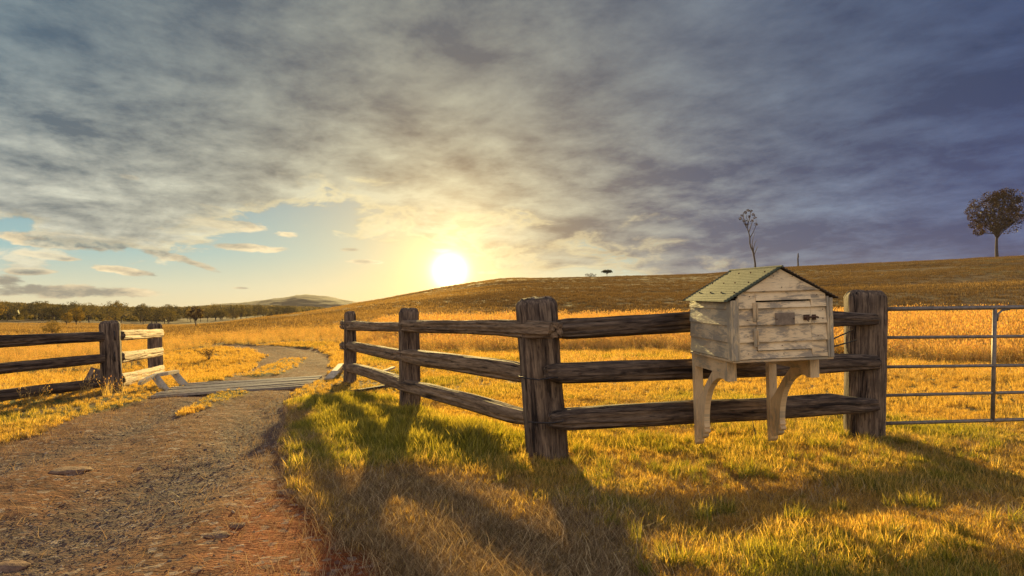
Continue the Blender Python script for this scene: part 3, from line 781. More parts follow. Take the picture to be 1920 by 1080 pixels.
# roof sheets with a rolled wave profile; the ridges run front to back
def roof_sheet(sgn, m_):
    nu, nv = 300, 14; ov = .055
    x_r = W/2; L = math.hypot(W/2+ov, sl*(W/2+ov)); cx, cz = (W/2+ov)/L, -sl*(W/2+ov)/L
    u = np.linspace(0, L, nu); v = np.linspace(-.032, D+.045, nv)
    Uu, Vv = np.meshgrid(u, v, indexing='ij')
    wave = .0036*np.sin(Uu/.0250*2*math.pi)+.0015*fbm(Uu*3, Vv*4, 0, 2, 77)
    rag = .004*np.sin(Uu*60)
    layers = []
    for off in (.012, .0085):
        X = x_r+sgn*(Uu*cx - (wave+off)*cz*1.0); Z = AP+.004+Uu*cz+(wave+off)*cx
        pts = np.stack([X, Vv, Z], -1).reshape(-1, 3); layers.append(pts)
    P = np.vstack(layers); P4 = np.hstack([P, np.ones((len(P), 1))]) @ np.array(MBX).T
    I, J = np.meshgrid(np.arange(nu-1), np.arange(nv-1), indexing='ij')
    q = np.stack([I*nv+J, I*nv+J+1, (I+1)*nv+J+1, (I+1)*nv+J], -1).reshape(-1, 4); N = nu*nv
    edge = []
    for a, bb in [((i)*nv, (i+1)*nv) for i in range(nu-1)]+[(i*nv+nv-1, (i+1)*nv+nv-1) for i in range(nu-1)]+[(j, j+1) for j in range(nv-1)]+[((nu-1)*nv+j, (nu-1)*nv+j+1) for j in range(nv-1)]:
        edge.append((a, bb, bb+N, a+N))
    F = np.vstack([q, q[:, ::-1]+N, np.array(edge)])
    o = mesh('roof_sheet', P4[:, :3], F, m_, BX, True, {'grain': P})
    for uu in (.07, .22, .36):
        for vv in (.07, .28, .47, .68):
            p = Vector((x_r+sgn*uu*cx, vv+.02*math.sin(uu*30), AP+.006+uu*cz)); n_ = Vector((sgn*-cz, 0, cx))
            s = MB(); s.tube([MBX @ (p+n_*.012), MBX @ (p+n_*.022)], [.0065, .004], 7); s.build('roof_screw', M_RUST, o)
    return o
roof_sheet(-1, M_ROOF)
tag(roof_sheet(1, M_ROOFD), 'dark rusted corrugated roof sheet on the shaded slope')
b = MB(); cpts = [MBX @ Vector((W/2, y, AP+.018)) for y in (-.03, .3, D+.04)]; b.tube(cpts, .009, 8); b.build('ridge_cap', M_ROOF, BX)
for x, z in ((.10, .04), (.36, .03), (.66, .04), (.62, .15), (.10, .16), (.10, .275), (.66, .27), (.62, .44), (.12, .44), (.36, .50), (.44, .575), (.30, .58), (.66, .335), (.35, .09)):
    b = MB(); p = Vector((x, -.0175, z)); b.tube([MBX @ p, MBX @ (p+Vector((0, -.0035, 0)))], .0036, 7); b.build('nail', M_RUST, BX)
# brackets
def bracket(xc, hgt, parent):
    t = .058
    b = MB(); z0 = -.023
    dv = .80
    Mx = MBX @ Matrix.Translation((xc, dv, 0)) @ Matrix(((0, 1, 0, 0), (-1, 0, 0, 0), (0, 0, 1, 0), (0, 0, 0, 1)))
    # local x: towards the viewer, local y: across, local z: up
    br = bpy.data.objects.new('bracket', None)
    def pr(pts, y0=-t/2, y1=t/2, g_='z'): b.prism(Mx, pts, y0, y1, g_)
    H = hgt
    pr([(0, z0), (0, -H+.03), (.012, -H), (.030, -H+.012), (.048, -H+.03), (.055, -H+.06), (.055, z0)], -t/2-.004, t/2+.004)
    pr([(.056, z0-.001), (.056, z0-.105), (.60, z0-.105), (.60, z0-.001)], g_='x')
    pr([(.601, z0-.001), (.601, z0-.150), (.655, z0-.150), (.655, z0-.001)], -t/2-.006, t/2+.006)
    # curved brace: outer arc below, straight back above
    low = []; n = 18
    for i in range(n+1):
        q = i/n*math.pi/2
        low.append((.185+.36*(1-math.cos(q)), -H+.205+(H-.205-.165)*math.sin(q)))
    low.append((.600, z0-.152))
    up = [(.600, z0-.106), (.37, z0-.106), (.25, -.235), (.13, -.36), (.056, -.43)]
    foot = [(.056, -H+.060), (.110, -H+.070), (.145, -H+.085), (.165, -H+.105), (.163, -H+.120), (.185, -H+.126), (.200, -H+.143), (.196, -H+.160), (.178, -H+.168), (.192, -H+.176), (.188, -H+.192)]
    poly = foot+low+up
    # fill as strips so that the outline may be concave
    lo = foot[0:1]+foot[1:]+low; 
    Zs = up[::-1]
    tri = bpy.data.meshes.new('t'); 
    from mathutils.geometry import tessellate_polygon
    tr = tessellate_polygon([[Vector((a, c, 0)) for a, c in poly]])
    nn = len(poly); V = [Mx @ Vector((a, -t/2+.006, c)) for a, c in poly]+[Mx @ Vector((a, t/2-.006, c)) for a, c in poly]
    A = [(c, 0, a) for a, c in poly]*2
    F = [tuple(f) for f in tr]+[tuple(i+nn for i in f[::-1]) for f in tr]+[(i, (i+1) % nn, (i+1) % nn+nn, i+nn) for i in range(nn)]
    b.put(V, F, A)
    o = b.build('bracket', M_PAINT3, parent)
    return o
bracket(.052, .780, BX); bracket(.688, .790, BX)

# ------------------------------------------------------------------ metal gate
gy = g1622.y+.05
g0 = at(1656, 700, gy); gdir = Vector((1, .055, .0)).normalized()
GT = empty('farm_gate', Vector((g0.x, g0.y, float(Hb(g0.x, g0.y)))), 'grey five-bar tubular metal farm gate hung beside the thick right-hand fence post', 'gate')
ends = [(579.5, 576, .020), (633, 630.5, .015), (688, 685, .015), (741.5, 735.5, .015), (794, 786.5, .017)]
GL = 3.6
def gp(py0, py1, s):
    a = at(1656, py0, g0.y); bq = at(1920, py1, g0.y+ (at(1920, 700, g0.y).x-g0.x)*.055); dd = (bq-a).normalized()
    return a+dd*s
zs = []
for y0, y1, r0 in ends:
    m_ = MB(); m_.tube([gp(y0, y1, -.015), gp(y0, y1, 1.2), gp(y0, y1, 2.4), gp(y0, y1, GL)], r0, 12); m_.build('bar', M_GALV, GT, True)
for s_ in (-.012, 1.115, 2.3, GL):
    m_ = MB(); a = gp(579.5, 576, s_); c = gp(794, 786.5, s_-.03)
    m_.tube([a, c], .019 if s_ > 0 and s_ < 3 else .017, 10)
    m_.build('upright', M_GALV, GT, True)
m_ = MB(); a = gp(579.5, 576, 1.115); m_.tube([a+Vector((.015, 0, -.13)), a+Vector((.03, 0, -.06)), a+Vector((.075, .004, -.025)), a+Vector((.15, .01, -.014))], .011, 8); m_.build('gusset', M_GALV, GT, True)
for y0 in (637, 790):
    m_ = MB(); p = at(1652, y0, gy-.02); m_.tube([p+Vector((-.05, 0, .0)), p+Vector((.03, 0, .0))], .013, 8); m_.tube([p+Vector((.015, 0, -.035)), p+Vector((.015, 0, .035))], .017, 10); m_.build('hinge', M_RUST, GT, True)

# ------------------------------------------------------------------ cattle grid in the drive
ga, gb_, gc, gd = gnd(284, 743), gnd(582, 722), gnd(604, 706), gnd(346, 720)
CG = empty('cattle_grid', (ga+gc)/2, 'worn metal cattle grid of parallel bars laid across the dirt drive', 'cattle grid')
NB = 10
for i in range(NB):
    t = i/(NB-1)
    a = ga.lerp(gd, t); c = gb_.lerp(gc, t)
    pts = []
    for k in range(7):
        p = a.lerp(c, k/6); p.z = float(Hb(p.x, p.y))-.004+.007*math.sin(k*.9+i*1.7)+.012*((i*7)%3-1)*.5; pts.append(p)
    m_ = MB()
    n = 7; dv2 = (gd-ga).normalized()*.046; zz = Vector((0, 0, .022))
    V = []; A = []
    for k, p in enumerate(pts):
        V += [p-dv2-zz, p-dv2+zz, p+dv2+zz, p+dv2-zz]; A += [(k*.35+i, 0, 0), (k*.35+i, 0, .04), (k*.35+i, .07, .04), (k*.35+i, .07, 0)]
    F = [(j*4+q, (j+1)*4+q, (j+1)*4+(q+1) % 4, j*4+(q+1) % 4) for j in range(n-1) for q in range(4)]+[(3, 2, 1, 0), tuple((n-1)*4+q for q in range(4))]
    m_.put(V, F, A); m_.build('bar', M_GRID, CG)
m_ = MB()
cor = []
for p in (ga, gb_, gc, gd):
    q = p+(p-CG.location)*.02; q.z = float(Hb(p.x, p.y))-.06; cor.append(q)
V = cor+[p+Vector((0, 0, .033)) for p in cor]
m_.put(V, [(3, 2, 1, 0), (4, 5, 6, 7)]+[(i, (i+1) % 4, (i+1) % 4+4, i+4) for i in range(4)]); m_.build('pit', M_SHADE, CG)  # flat dark slab, coloured as the shade between the bars

def flatbar(b, p0, p1, wv, tv):
    wv, tv = Vector(wv), Vector(tv); V = [p+a+c for p in (Vector(p0), Vector(p1)) for a, c in ((-wv, -tv), (wv, -tv), (wv, tv), (-wv, tv))]
    b.put(V, [(0, 1, 2, 3), (7, 6, 5, 4)]+[(i, i+4, (i+1) % 4+4, (i+1) % 4) for i in range(4)])
def guard(pxs, legs, label, Ys, wv):
    base = gnd(*legs[0][1])
    e = empty('cattle_grid_guard', base, label, 'cattle grid guard', 'cattle grid end guards')
    b = MB(); pts = [at(px, py, Y) for (px, py), Y in zip(pxs, Ys)]
    for a, c in zip(pts[:-1], pts[1:]): flatbar(b, a, c, Vector(wv)*.055, (0, 0, .028))
    b.build('top_rail', M_WHITE, e)
    for (tx, ty, tY), (bx, by) in legs:
        b = MB(); p = at(tx, ty, tY); g_ = gnd(bx, by)+Vector((0, 0, .02)); flatbar(b, p, g_, Vector(wv)*.085, Vector((.02, .0, .02))); b.build('leg', M_WHITE, e)
    return e
base = gnd(309, 731).y; b2 = gnd(344, 723).y
guard([(262, 719), (276, 711), (291, 704), (312, 700), (333, 696.5)], [((291, 706, base+.35), (309, 732)), ((327, 700, b2+.45), (345, 723))],
      'pale bent guard frame on two sloping legs at the left end of the cattle grid', [base-.3, base, base+.35, base+.55, b2+.55], (-.9, .45, 0))
rb = gnd(618, 712).y
guard([(626, 699), (640, 684)], [((628, 697, rb+.05), (615, 713)), ((638, 687, rb+1.0), (633, 702))],
      'small dark guard frame with a white cap beside the end post of the right fence', [rb+.05, rb+1.05], (.95, .2, 0))

# ------------------------------------------------------------------ timber lying about
def plank(px0, px1, w, t, label, seed, lift=.04, m=M_RAIL, name='plank', lift1=None):
    a, c = gnd(*px0), gnd(*px1); a.z += lift; c.z += lift if lift1 is None else lift1
    o = timber(name, [a, (a+c)/2, c], w, t, m, None, seed, na=28, rough=.006, sq=5)
    mid = (a+c)/2; o.data.transform(Matrix.Translation(-mid)); o.location = mid
    return tag(o, label, 'plank')
plank((660, 741), (738, 727), .05, .022, 'thin grey plank lying in the grass between the two far posts of the right fence', 61, lift=.05)
def slab():
    a = gnd(178, 735); Y = a.y+.9
    p0, p1 = at(166, 733, Y-.2), at(186, 694, Y)
    o = timber('timber_slab', [p0, p1], [.16, .15], [.06, .06], M_POST, None, 62, side=(0, 1, .3), na=40, rough=.012, sq=4)
    mid = (p0+p1)/2; o.data.transform(Matrix.Translation(-mid)); o.location = mid
    tag(o, 'dark timber slab leaning behind the thick left fence post', 'timber')
    p0, p1 = at(226, 698, Y+1.2), at(252, 697, Y+1.3)
slab()
plank((718, 706), (738, 698), .04, .02, 'small pale stick lying in golden grass behind the right fence', 63, lift=.10, m=M_RAILP, name='stick')
# ------------------------------------------------------------------ grass
def leaf_mat(name, cols, trans=.5, rough=.6, green=None, hue_noise=None):
    """cols: ramp over the per-blade random value; the dry share comes from the instance"""
    m = bpy.data.materials.new(name); m.use_nodes = True; nt = m.node_tree
    for n in list(nt.nodes): nt.nodes.remove(n)
    g = G(nt)
    rnd = g.attr('rnd'); dry = g.attr('dry', 'Fac', 'INSTANCER'); hgt = g.attr('hgt')
    P = g.pos()
    big = g.noise(P, .55, 4, .6)
    if green:
        gc = g.ramp(rnd, green); dc = g.ramp(rnd, cols)
        f = g.add(g.mul(dry, 1.5), g.add(g.mul(g.sub(rnd, .5), .9), g.mul(g.sub(big, .5), 1.2)))
        c = g.mix(g.ss(f, .35, 1.05), gc, dc)
        tip = g.mul(g.ss(hgt, .45, 1.0), .40); c = g.mix(tip, c, g.ramp(rnd, cols))
    else: c = g.ramp(rnd, cols)
    d = g.n.new('ShaderNodeBsdfDiffuse'); t = g.n.new('ShaderNodeBsdfTranslucent'); mx = g.n.new('ShaderNodeMixShader')
    g.l.new(c, d.inputs[0]); g.l.new(g.mix(1., c, (1.42, 1.16, .48), 'MULTIPLY'), t.inputs[0]); mx.inputs[0].default_value = trans
    g.l.new(d.outputs[0], mx.inputs[1]); g.l.new(t.outputs[0], mx.inputs[2])
    gl = g.n.new('ShaderNodeBsdfGlossy'); gl.inputs[1].default_value = .5; gl.inputs[0].default_value = (.8, .8, .8, 1)
    m2 = g.n.new('ShaderNodeMixShader'); m2.inputs[0].default_value = .03
    g.l.new(mx.outputs[0], m2.inputs[1]); g.l.new(gl.outputs[0], m2.inputs[2])
    o = g.n.new('ShaderNodeOutputMaterial'); g.l.new(m2.outputs[0], o.inputs[0])
    return m
STRAW = [(0, (.22, .130, .036)), (.5, (.52, .345, .085)), (1, (.82, .64, .24))]
GREEN = [(0, (.050, .075, .012)), (.5, (.20, .240, .030)), (1, (.46, .440, .065))]
M_GRASS = leaf_mat('grass_blades', STRAW, .62, green=GREEN)
M_GOLD = leaf_mat('tall_dry_grass', [(0, (.34, .24, .075)), (.5, (.56, .42, .150)), (1, (.80, .66, .34))], .55, green=[(0, (.16, .10, .035)), (.5, (.30, .20, .065)), (1, (.46, .33, .12))])
M_DEAD_SHADED = leaf_mat('shaded_dead_grass_stalks', [(0, (.10, .060, .030)), (.45, (.25, .16, .078)), (.8, (.44, .31, .16)), (1, (.74, .58, .34))], .25)  # dead grass, darkened so its colour carries the foreground shade
M_HILLG = leaf_mat('hill_grass', [(0, (.20, .125, .045)), (.5, (.34, .225, .085)), (1, (.52, .37, .16))], .42, green=[(0, (.045, .032, .018)), (.5, (.095, .064, .034)), (1, (.165, .112, .058))])

def blades(n, spread, hmin, hmax, lean, width, seed, droop=.6, flat=0., seg=3, seedhead=0):
    r = np.random.default_rng(seed)
    a = r.uniform(0, 2*math.pi, n); rad = spread*np.sqrt(r.uniform(0, 1, n))
    bx, by = rad*np.cos(a), rad*np.sin(a)
    dr = r.uniform(0, 2*math.pi, n); h = r.uniform(hmin, hmax, n); ln = np.abs(r.normal(0, lean, n))+flat*r.uniform(.6, 1.2, n)
    w = width*r.uniform(.6, 1.3, n); rnd = r.uniform(0, 1, n); fw = r.uniform(0, 2*math.pi, n)
    V = []; F = []; Rn = []; Hg = []; base = 0
    ts = np.linspace(0, 1, seg+1)
    out = np.stack([np.cos(dr), np.sin(dr)], 1); side = np.stack([np.cos(fw), np.sin(fw)], 1)
    rows = []
    for t in ts:
        ang = ln*(.5+droop*t)
        hx = h*t*np.sin(np.clip(ang, 0, 1.5)); hz = h*t*np.cos(np.clip(ang, 0, 1.5))-0*t
        ww = w*(1-t**1.6)*.5+ (.0 if t < 1 else 0)
        c = np.stack([bx+out[:, 0]*hx, by+out[:, 1]*hx, hz-.01*(t == 0)], 1)
        s3 = np.stack([side[:, 0], side[:, 1], np.zeros(n)], 1)*ww[:, None]
        rows.append((c-s3, c+s3))
    K = len(ts)
    allv = np.stack([q for r_ in rows for q in r_], 1)      # n, 2K, 3
    V = allv.reshape(-1, 3); b0 = np.arange(n)[:, None]*2*K
    F = np.concatenate([b0+np.array([2*i, 2*i+1, 2*i+3, 2*i+2]) for i in range(K-1)], 0)
    Rn = np.repeat(rnd, 2*K); Hg = np.tile(np.repeat(ts, 2), n)
    if seedhead:
        top = rows[-1][0]; m_ = min(seedhead, n); Vs = []; Fs = []
        L = .10*hmax
        for i in range(m_):
            ang = ln[i]*(.5+droop); dv = np.array([out[i, 0]*math.sin(ang), out[i, 1]*math.sin(ang), math.cos(ang)])
            for k in range(3):
                q = r.uniform(0, math.pi*2); sv = np.array([math.cos(q), math.sin(q), 0])*w[i]*1.6
                p = top[i]-dv*L*.2; j = len(V)+len(Vs)
                Vs += [p, p+dv*L*.5+sv, p+dv*L*1.1, p+dv*L*.5-sv]; Fs.append([j, j+1, j+2, j+3])
        V = np.vstack([V, np.array(Vs)]); F = np.vstack([F, np.array(Fs)]); Rn = np.concatenate([Rn, np.full(len(Vs), .85)]); Hg = np.concatenate([Hg, np.ones(len(Vs))])
    return V, F, Rn, Hg
def tuft(V, F, Rn, Hg, M_):
    o = mesh('tuft', V, F, M_, None, True, {'rnd': Rn, 'hgt': Hg}); C.objects.unlink(o); return o
def scatter(name, pts, tufts, M_, label, scale, dry=None, z=None, tilt=.15):
    """one stuff object: points on the land carrying tufts"""
    n = len(pts); x, y = pts[:, 0], pts[:, 1]
    zz = Hd(x, y) if z is None else z
    V = np.stack([x, y, zz], 1)
    me = bpy.data.meshes.new(name); me.vertices.add(n); me.vertices.foreach_set('co', V.astype(np.float32).ravel())
    r = np.random.default_rng(len(name)+n)
    rot = np.stack([r.normal(0, tilt, n), r.normal(0, tilt, n), r.uniform(0, 6.283, n)], 1)
    sc3 = np.asarray(scale, float); sc3 = sc3 if sc3.ndim == 2 else np.repeat(np.broadcast_to(sc3, (n,))[:, None], 3, 1)
    for k, v, t in (('rot', rot, 'FLOAT_VECTOR'), ('scl', sc3, 'FLOAT_VECTOR'), ('dry', dry if dry is not None else np.ones(n), 'FLOAT')):
        a = me.attributes.new(k, t, 'POINT'); a.data.foreach_set('vector' if t == 'FLOAT_VECTOR' else 'value', np.asarray(v, np.float32).ravel())
    a = me.attributes.new('idx', 'INT', 'POINT'); a.data.foreach_set('value', r.integers(0, len(tufts), n).astype(np.int32))
    o = bpy.data.objects.new(name, me); C.objects.link(o)
    col = bpy.data.collections.new(name+'_tufts')
    for t in tufts: col.objects.link(t)
    ng = bpy.data.node_groups.new(name, 'GeometryNodeTree')
    ng.interface.new_socket('Geometry', in_out='INPUT', socket_type='NodeSocketGeometry'); ng.interface.new_socket('Geometry', in_out='OUTPUT', socket_type='NodeSocketGeometry')
    N = ng.nodes; L = ng.links
    gi, go = N.new('NodeGroupInput'), N.new('NodeGroupOutput')
    ci = N.new('GeometryNodeCollectionInfo'); ci.inputs[0].default_value = col; ci.inputs[1].default_value = True; ci.inputs[2].default_value = True
    ip = N.new('GeometryNodeInstanceOnPoints'); ip.inputs['Pick Instance'].default_value = True
    def na(nm, ty):
        q = N.new('GeometryNodeInputNamedAttribute'); q.data_type = ty; q.inputs[0].default_value = nm
        return [s for s in q.outputs if s.enabled and s.name == 'Attribute'][0]
    L.new(gi.outputs[0], ip.inputs['Points']); L.new(ci.outputs[0], ip.inputs['Instance'])
    L.new(na('idx', 'INT'), ip.inputs['Instance Index']); L.new(na('rot', 'FLOAT_VECTOR'), ip.inputs['Rotation']); L.new(na('scl', 'FLOAT_VECTOR'), ip.inputs['Scale'])
    L.new(ip.outputs[0], go.inputs[0])
    md = o.modifiers.new('tufts', 'NODES'); md.node_group = ng
    tag(o, label, None, None, 'stuff'); me.materials.append(M_)
    return o
def sector(n, r0, r1, a0=-.80, a1=.80, power=1.0, seed=1):
    """random places in the part of the land the photo looks over; density falls with distance"""
    r = np.random.default_rng(seed); u = r.uniform(0, 1, n)
    rr = (r0**power+u*(r1**power-r0**power))**(1/power); a = r.uniform(a0, a1, n)
    return np.stack([rr*np.sin(a), rr*np.cos(a)], 1)
def keep(p, f): return p[np.random.default_rng(len(p)).uniform(0, 1, len(p)) < f]

LG = [tuft(*blades(46, .055, .025, .110, .50, .0054, 100+i, .9), M_GRASS) for i in range(4)]
SH = [tuft(*blades(56, .060, .012, .042, .65, .0036, 120+i, .8), M_GRASS) for i in range(4)]
SHD = [tuft(*blades(60, .065, .015, .05, .9, .0030, 130+i, .8), M_DEAD_SHADED) for i in range(4)]
TH = [tuft(*blades(26, .09, .04, .14, .25, .0024, 140+i, .35, 1.15), M_DEAD_SHADED) for i in range(4)]
MD = [tuft(*blades(44, .11, .08, .20, .40, .0085, 160+i, .9), M_GRASS) for i in range(4)]
TL = [tuft(*blades(54, .24, .22, .78, .26, .009, 180+i, .8, 0, 3, 30), M_GOLD) for i in range(4)]
TLs = [tuft(*blades(26, .09, .18, .42, .30, .0055, 190+i, .8, 0, 3, 16), M_GOLD) for i in range(3)]
HG = [tuft(*blades(50, .50, .07, .22, .55, .024, 200+i, .8), M_HILLG) for i in range(4)]
CL = [tuft(*blades(70, .055, .10, .24, .55, .0062, 220+i, 1.2), M_GRASS) for i in range(3)]

# near grass: density follows the lushness, nothing on the drive
def prep(p): 
    m = masks(p[:, 0], p[:, 1]); return m
tallzone = lambda x, y: None
def tall_f(x, y):
    """where the uncut golden grass stands: beyond the mown strip"""
    a = np.arctan2(x, y); r = np.hypot(x, y)
    px = 960+FPX*np.tan(np.clip(a, -1.3, 1.3))
    r0 = np.interp(px, [-600, 0, 250, 320, 560, 640, 700, 1000, 1300, 1920, 2600], [21, 20, 21, 25, 27, 25.5, 21.5, 19.5, 18.5, 17.5, 16.5])
    n = fbm(x*.25, y*.25, 0, 3, 71)
    return sst(r-r0+2.2*n, -.4, .8), r0
def grass_field():
    # 1 foreground
    p = np.vstack([sector(46000, 1.5, 9.5, power=1.35, seed=31)])
    m = prep(p); road, med, gravel, orange, lush, dry = m
    x, y = p.T; n = fbm(x*1.6, y*1.6, 0, 4, 55); n2 = fbm(x*.5, y*.5, 0, 3, 56)
    on = road < .35
    rr = rng.uniform(0, 1, len(p))
    green = np.clip(.50+.34*lush-.75*dry+.7*n+.35*n2-.30*sst(-x, 3., 4.)-.04*sst(x, .3, 1.2), 0, 1)
    dr = 1-green
    pl = on & (rr < np.clip(.26+.6*lush-.34*dry+.5*n, .03, .95))
    s = (.75+.55*rng.uniform(0, 1, len(p)))*(1+.75*lush)*(.64+.5*n)
    s = s*(1-.35*dry)
    scatter('grass', p[pl], LG, M_GRASS, 'fresh green and golden grass growing on both sides of the fence', s[pl], dr[pl])
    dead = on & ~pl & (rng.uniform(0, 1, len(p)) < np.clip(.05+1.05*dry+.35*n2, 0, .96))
    scatter('dead_grass', p[dead], SHD, M_DEAD_SHADED, 'brown dead grass matted in the foreground, coloured darker for shade', (1.1*s+.35)[dead], np.ones(dead.sum()))
    ps = on & ~pl & ~dead
    scatter('short_grass', p[ps], SH, M_GRASS, 'short dry grass between the greener tufts', (1.1*s+.3)[ps], np.clip(dr[ps]+.15, 0, 1))
    # thatch: matted dead stalks, thick at the edge of the drive and in the foreground
    p = sector(30000, 1.5, 9, power=1.3, seed=32); m = prep(p); road, med, gravel, orange, lush, dry = m
    x, y = p.T; n = fbm(x*1.1, y*1.1, 0, 3, 57)
    edge = np.exp(-((sdist(ROADP, x, y)+.05)/.28)**2)
    k = rng.uniform(0, 1, len(p)) < np.clip((.16+.75*dry+1.6*edge*(x > -3.2)-.25*lush+.4*n)*(road < .75), 0, 1)
    scatter('dry_thatch', p[k], TH, M_GRASS, 'matted dead grass stalks along the edge of the drive', rng.uniform(.6, 1.2, k.sum()), np.full(k.sum(), 1.15), tilt=.08)
    # 2 paddock beyond the fence
    p = sector(60000, 8.5, 30, power=1.5, seed=33); m = prep(p); road = m[0]; x, y = p.T
    t, _ = tall_f(x, y); n = fbm(x*.8, y*.8, 0, 4, 58); n2 = fbm(x*.3, y*.3, 0, 3, 59)
    k = (road < .4) & (t < .5)
    dr = np.clip(.55+.3*sst(-x, 3.5, 5)-.6*n-.4*n2+.22*(np.hypot(x, y) > 12), 0, 1.)
    scatter('meadow_grass', p[k], MD, M_GRASS, 'golden green paddock grass beyond the fence', (rng.uniform(.45, 1.0, k.sum()))*(1+.4*n[k])*(.55+.45*sst(np.hypot(x, y), 12, 19)[k])*(1-.4*m[1][k])*(.62+.38*sst(x, -3, -1)[k]), dr[k])
    # 3 tall golden grass
    p = sector(52000, 16, 75, power=.95, seed=34); x, y = p.T; t, r0 = tall_f(x, y); road = prep(p)[0]; r = np.hypot(x, y)
    a = np.arctan2(x, y); px = 960+FPX*np.tan(a)
    lim = np.interp(px, [-200, 300, 650, 1000, 2000], [40, 27, 30, 27, 25])
    k = (t > .5) & (road < .2) & (rng.uniform(0, 1, len(p)) < 1-sst(r, lim, lim+14))
    left = sst(px, 340, 300)
    mid_ = sst(px, 300, 340)*sst(px, 760, 640)
    sc_ = rng.uniform(.7, 1.1, len(p))*(1-.62*left-.60*mid_)*(.62+.38*sst(r-r0, 0, 5))*(1-.3*sst(r, 40, 70))
    scatter('tall_grass', p[k], TL, M_GOLD, 'tall golden seeding grass standing along the foot of the hill', sc_[k], dry=np.clip(.62+.55*fbm(x[k]*.7, y[k]*.7, 0, 3, 63)+rng.normal(0, .18, k.sum()), 0, 1), tilt=.08)
    # stray taller stalks in the near paddock and the left verge
    p = sector(5200, 5, 24, power=1.3, seed=35); x, y = p.T; road = prep(p)[0]; px = 960+FPX*x/y; n = fbm(x*.5, y*.5, 0, 3, 60)
    k = (road < .1) & (((px < 360) & (np.hypot(x, y) > 11.5) & (rng.uniform(0, 1, len(p)) < .35)) | ((n > .12)&(px > 620)&(np.hypot(x, y) > 12)))
    scatter('seeding_grass', p[k], TLs, M_GOLD, 'loose seeding stalks standing in the mown grass', rng.uniform(.4, .8, k.sum()), tilt=.12)
    # 4 the hill and far paddock
    p = sector(150000, 34, 250, power=.9, seed=36); x, y = p.T; r = np.hypot(x, y); n = fbm(x*.05, y*.05, 0, 3, 61)
    k = rng.uniform(0, 1, len(p)) < .45+.5*n
    scatter('hill_grass', p[k], HG, M_HILLG, 'brown dry grass covering the hill', dry=np.clip(-.05+.8*fbm(x*.035, y*.06, 0, 4, 62)[k]+.75*sst(-x[k]/y[k], -.10, .18), 0, 1), scale=(rng.uniform(.6, 1.25, k.sum())*(.8+.003*r[k])), tilt=.1)  # golden share rises to the left: sun glow put into the colour
    # lush clumps at post feet and in the near right corner
    cp = []
    for px, py in [(1105, 905), (1180, 870), (1280, 880), (1330, 900), (1420, 885), (1480, 870), (1530, 905), (1580, 880), (1640, 855), (1660, 862), (1700, 870), (1740, 850), (1800, 880), (1870, 860), (1330, 985), (1760, 1010), (640, 780), (700, 770), (810, 800), (850, 830), (900, 850), (960, 880), (1000, 905), (690, 735), (760, 790), (830, 815), (1010, 885), (1060, 880), (1130, 880)]:
        g_ = gnd(px, py)
        for q in range(6): cp.append((g_.x+random.gauss(0, .13), g_.y+random.gauss(0, .13)))
    q_ = np.random.default_rng(88)
    for _ in range(120):
        cx_, cy_ = q_.uniform(.2, 4.6), q_.uniform(2.7, 7.0)
        if abs(cx_) > .8*cy_ : continue
        if sdist(DRYF, np.array([cx_]), np.array([cy_]))[0] > 0: continue
        for k_ in range(q_.integers(3, 9)): cp.append((cx_+q_.normal(0, .09), cy_+q_.normal(0, .06)))
    cp = np.array(cp)
    scatter('grass_clumps', cp, CL, M_GRASS, 'longer green grass clumps round the post feet', rng.uniform(.25, .7, len(cp)), rng.uniform(.0, .5, len(cp)))
    # left verge fringe
grass_field()

# ------------------------------------------------------------------ loose stones and straw on the drive
def stones():
    r = np.random.default_rng(5); src = []
    M_ST, g, b = mat('drive_stones', .9)
    oi = g.n.new('ShaderNodeObjectInfo').outputs['Random']
    g.l.new(g.ramp(oi, [(0, (.10, .075, .075)), (.45, (.11, .070, .056)), (.85, (.20, .130, .095)), (1, (.42, .32, .24))]), b.inputs['Base Color'])
    for i in range(4):
        import bmesh
        bm = bmesh.new(); bmesh.ops.create_icosphere(bm, subdivisions=1, radius=1)
        V = np.array([v.co[:] for v in bm.verts]); F = np.array([[v.index for v in f.verts] for f in bm.faces]); bm.free()
        V = V*(1+.45*vnoise(V[:, 0]*1.5, V[:, 1]*1.5, V[:, 2]*1.5+i*9, i)[:, None])*np.array([1, .8, .5])
        o = mesh('stone', V, F, M_ST, None, False); C.objects.unlink(o); src.append(o)
    p = sector(120000, 1.4, 13, a0=-.80, a1=.05, power=1.1, seed=41); road, med, gravel, orange, lush, dry = prep(p)
    k = (road > .5) & (r.uniform(0, 1, len(p)) < (.10+.75*gravel)*(1-.9*orange))
    p = p[k]; s = np.exp(r.normal(-5.35, .45, len(p))); s = np.minimum(s, .02)
    scatter('gravel', p, src, M_ST, 'loose gravel stones scattered over the dirt drive', s, tilt=.4)
    M_SW = leaf_mat('straw', [(0, (.26, .16, .08)), (1, (.60, .44, .25))], .2)
    sw = [tuft(*blades(9, .10, .03, .11, .1, .0028, 300+i, .1, 1.42, 2), M_SW) for i in range(4)]
    p = sector(9000, 1.4, 12, a0=-.80, a1=.2, power=1.2, seed=42); m = prep(p)
    k = (m[0] > .3) & (r.uniform(0, 1, len(p)) < .10+.75*np.exp(-(sdist(ROADP, p[:, 0], p[:, 1])/.55)**2))
    p = p[k]
    scatter('straw_litter', p, sw, M_SW, 'bits of pale straw lying on the dirt drive', r.uniform(.5, 1.2, len(p)), z=Hd(p[:, 0], p[:, 1])+.004, tilt=.03)
stones()
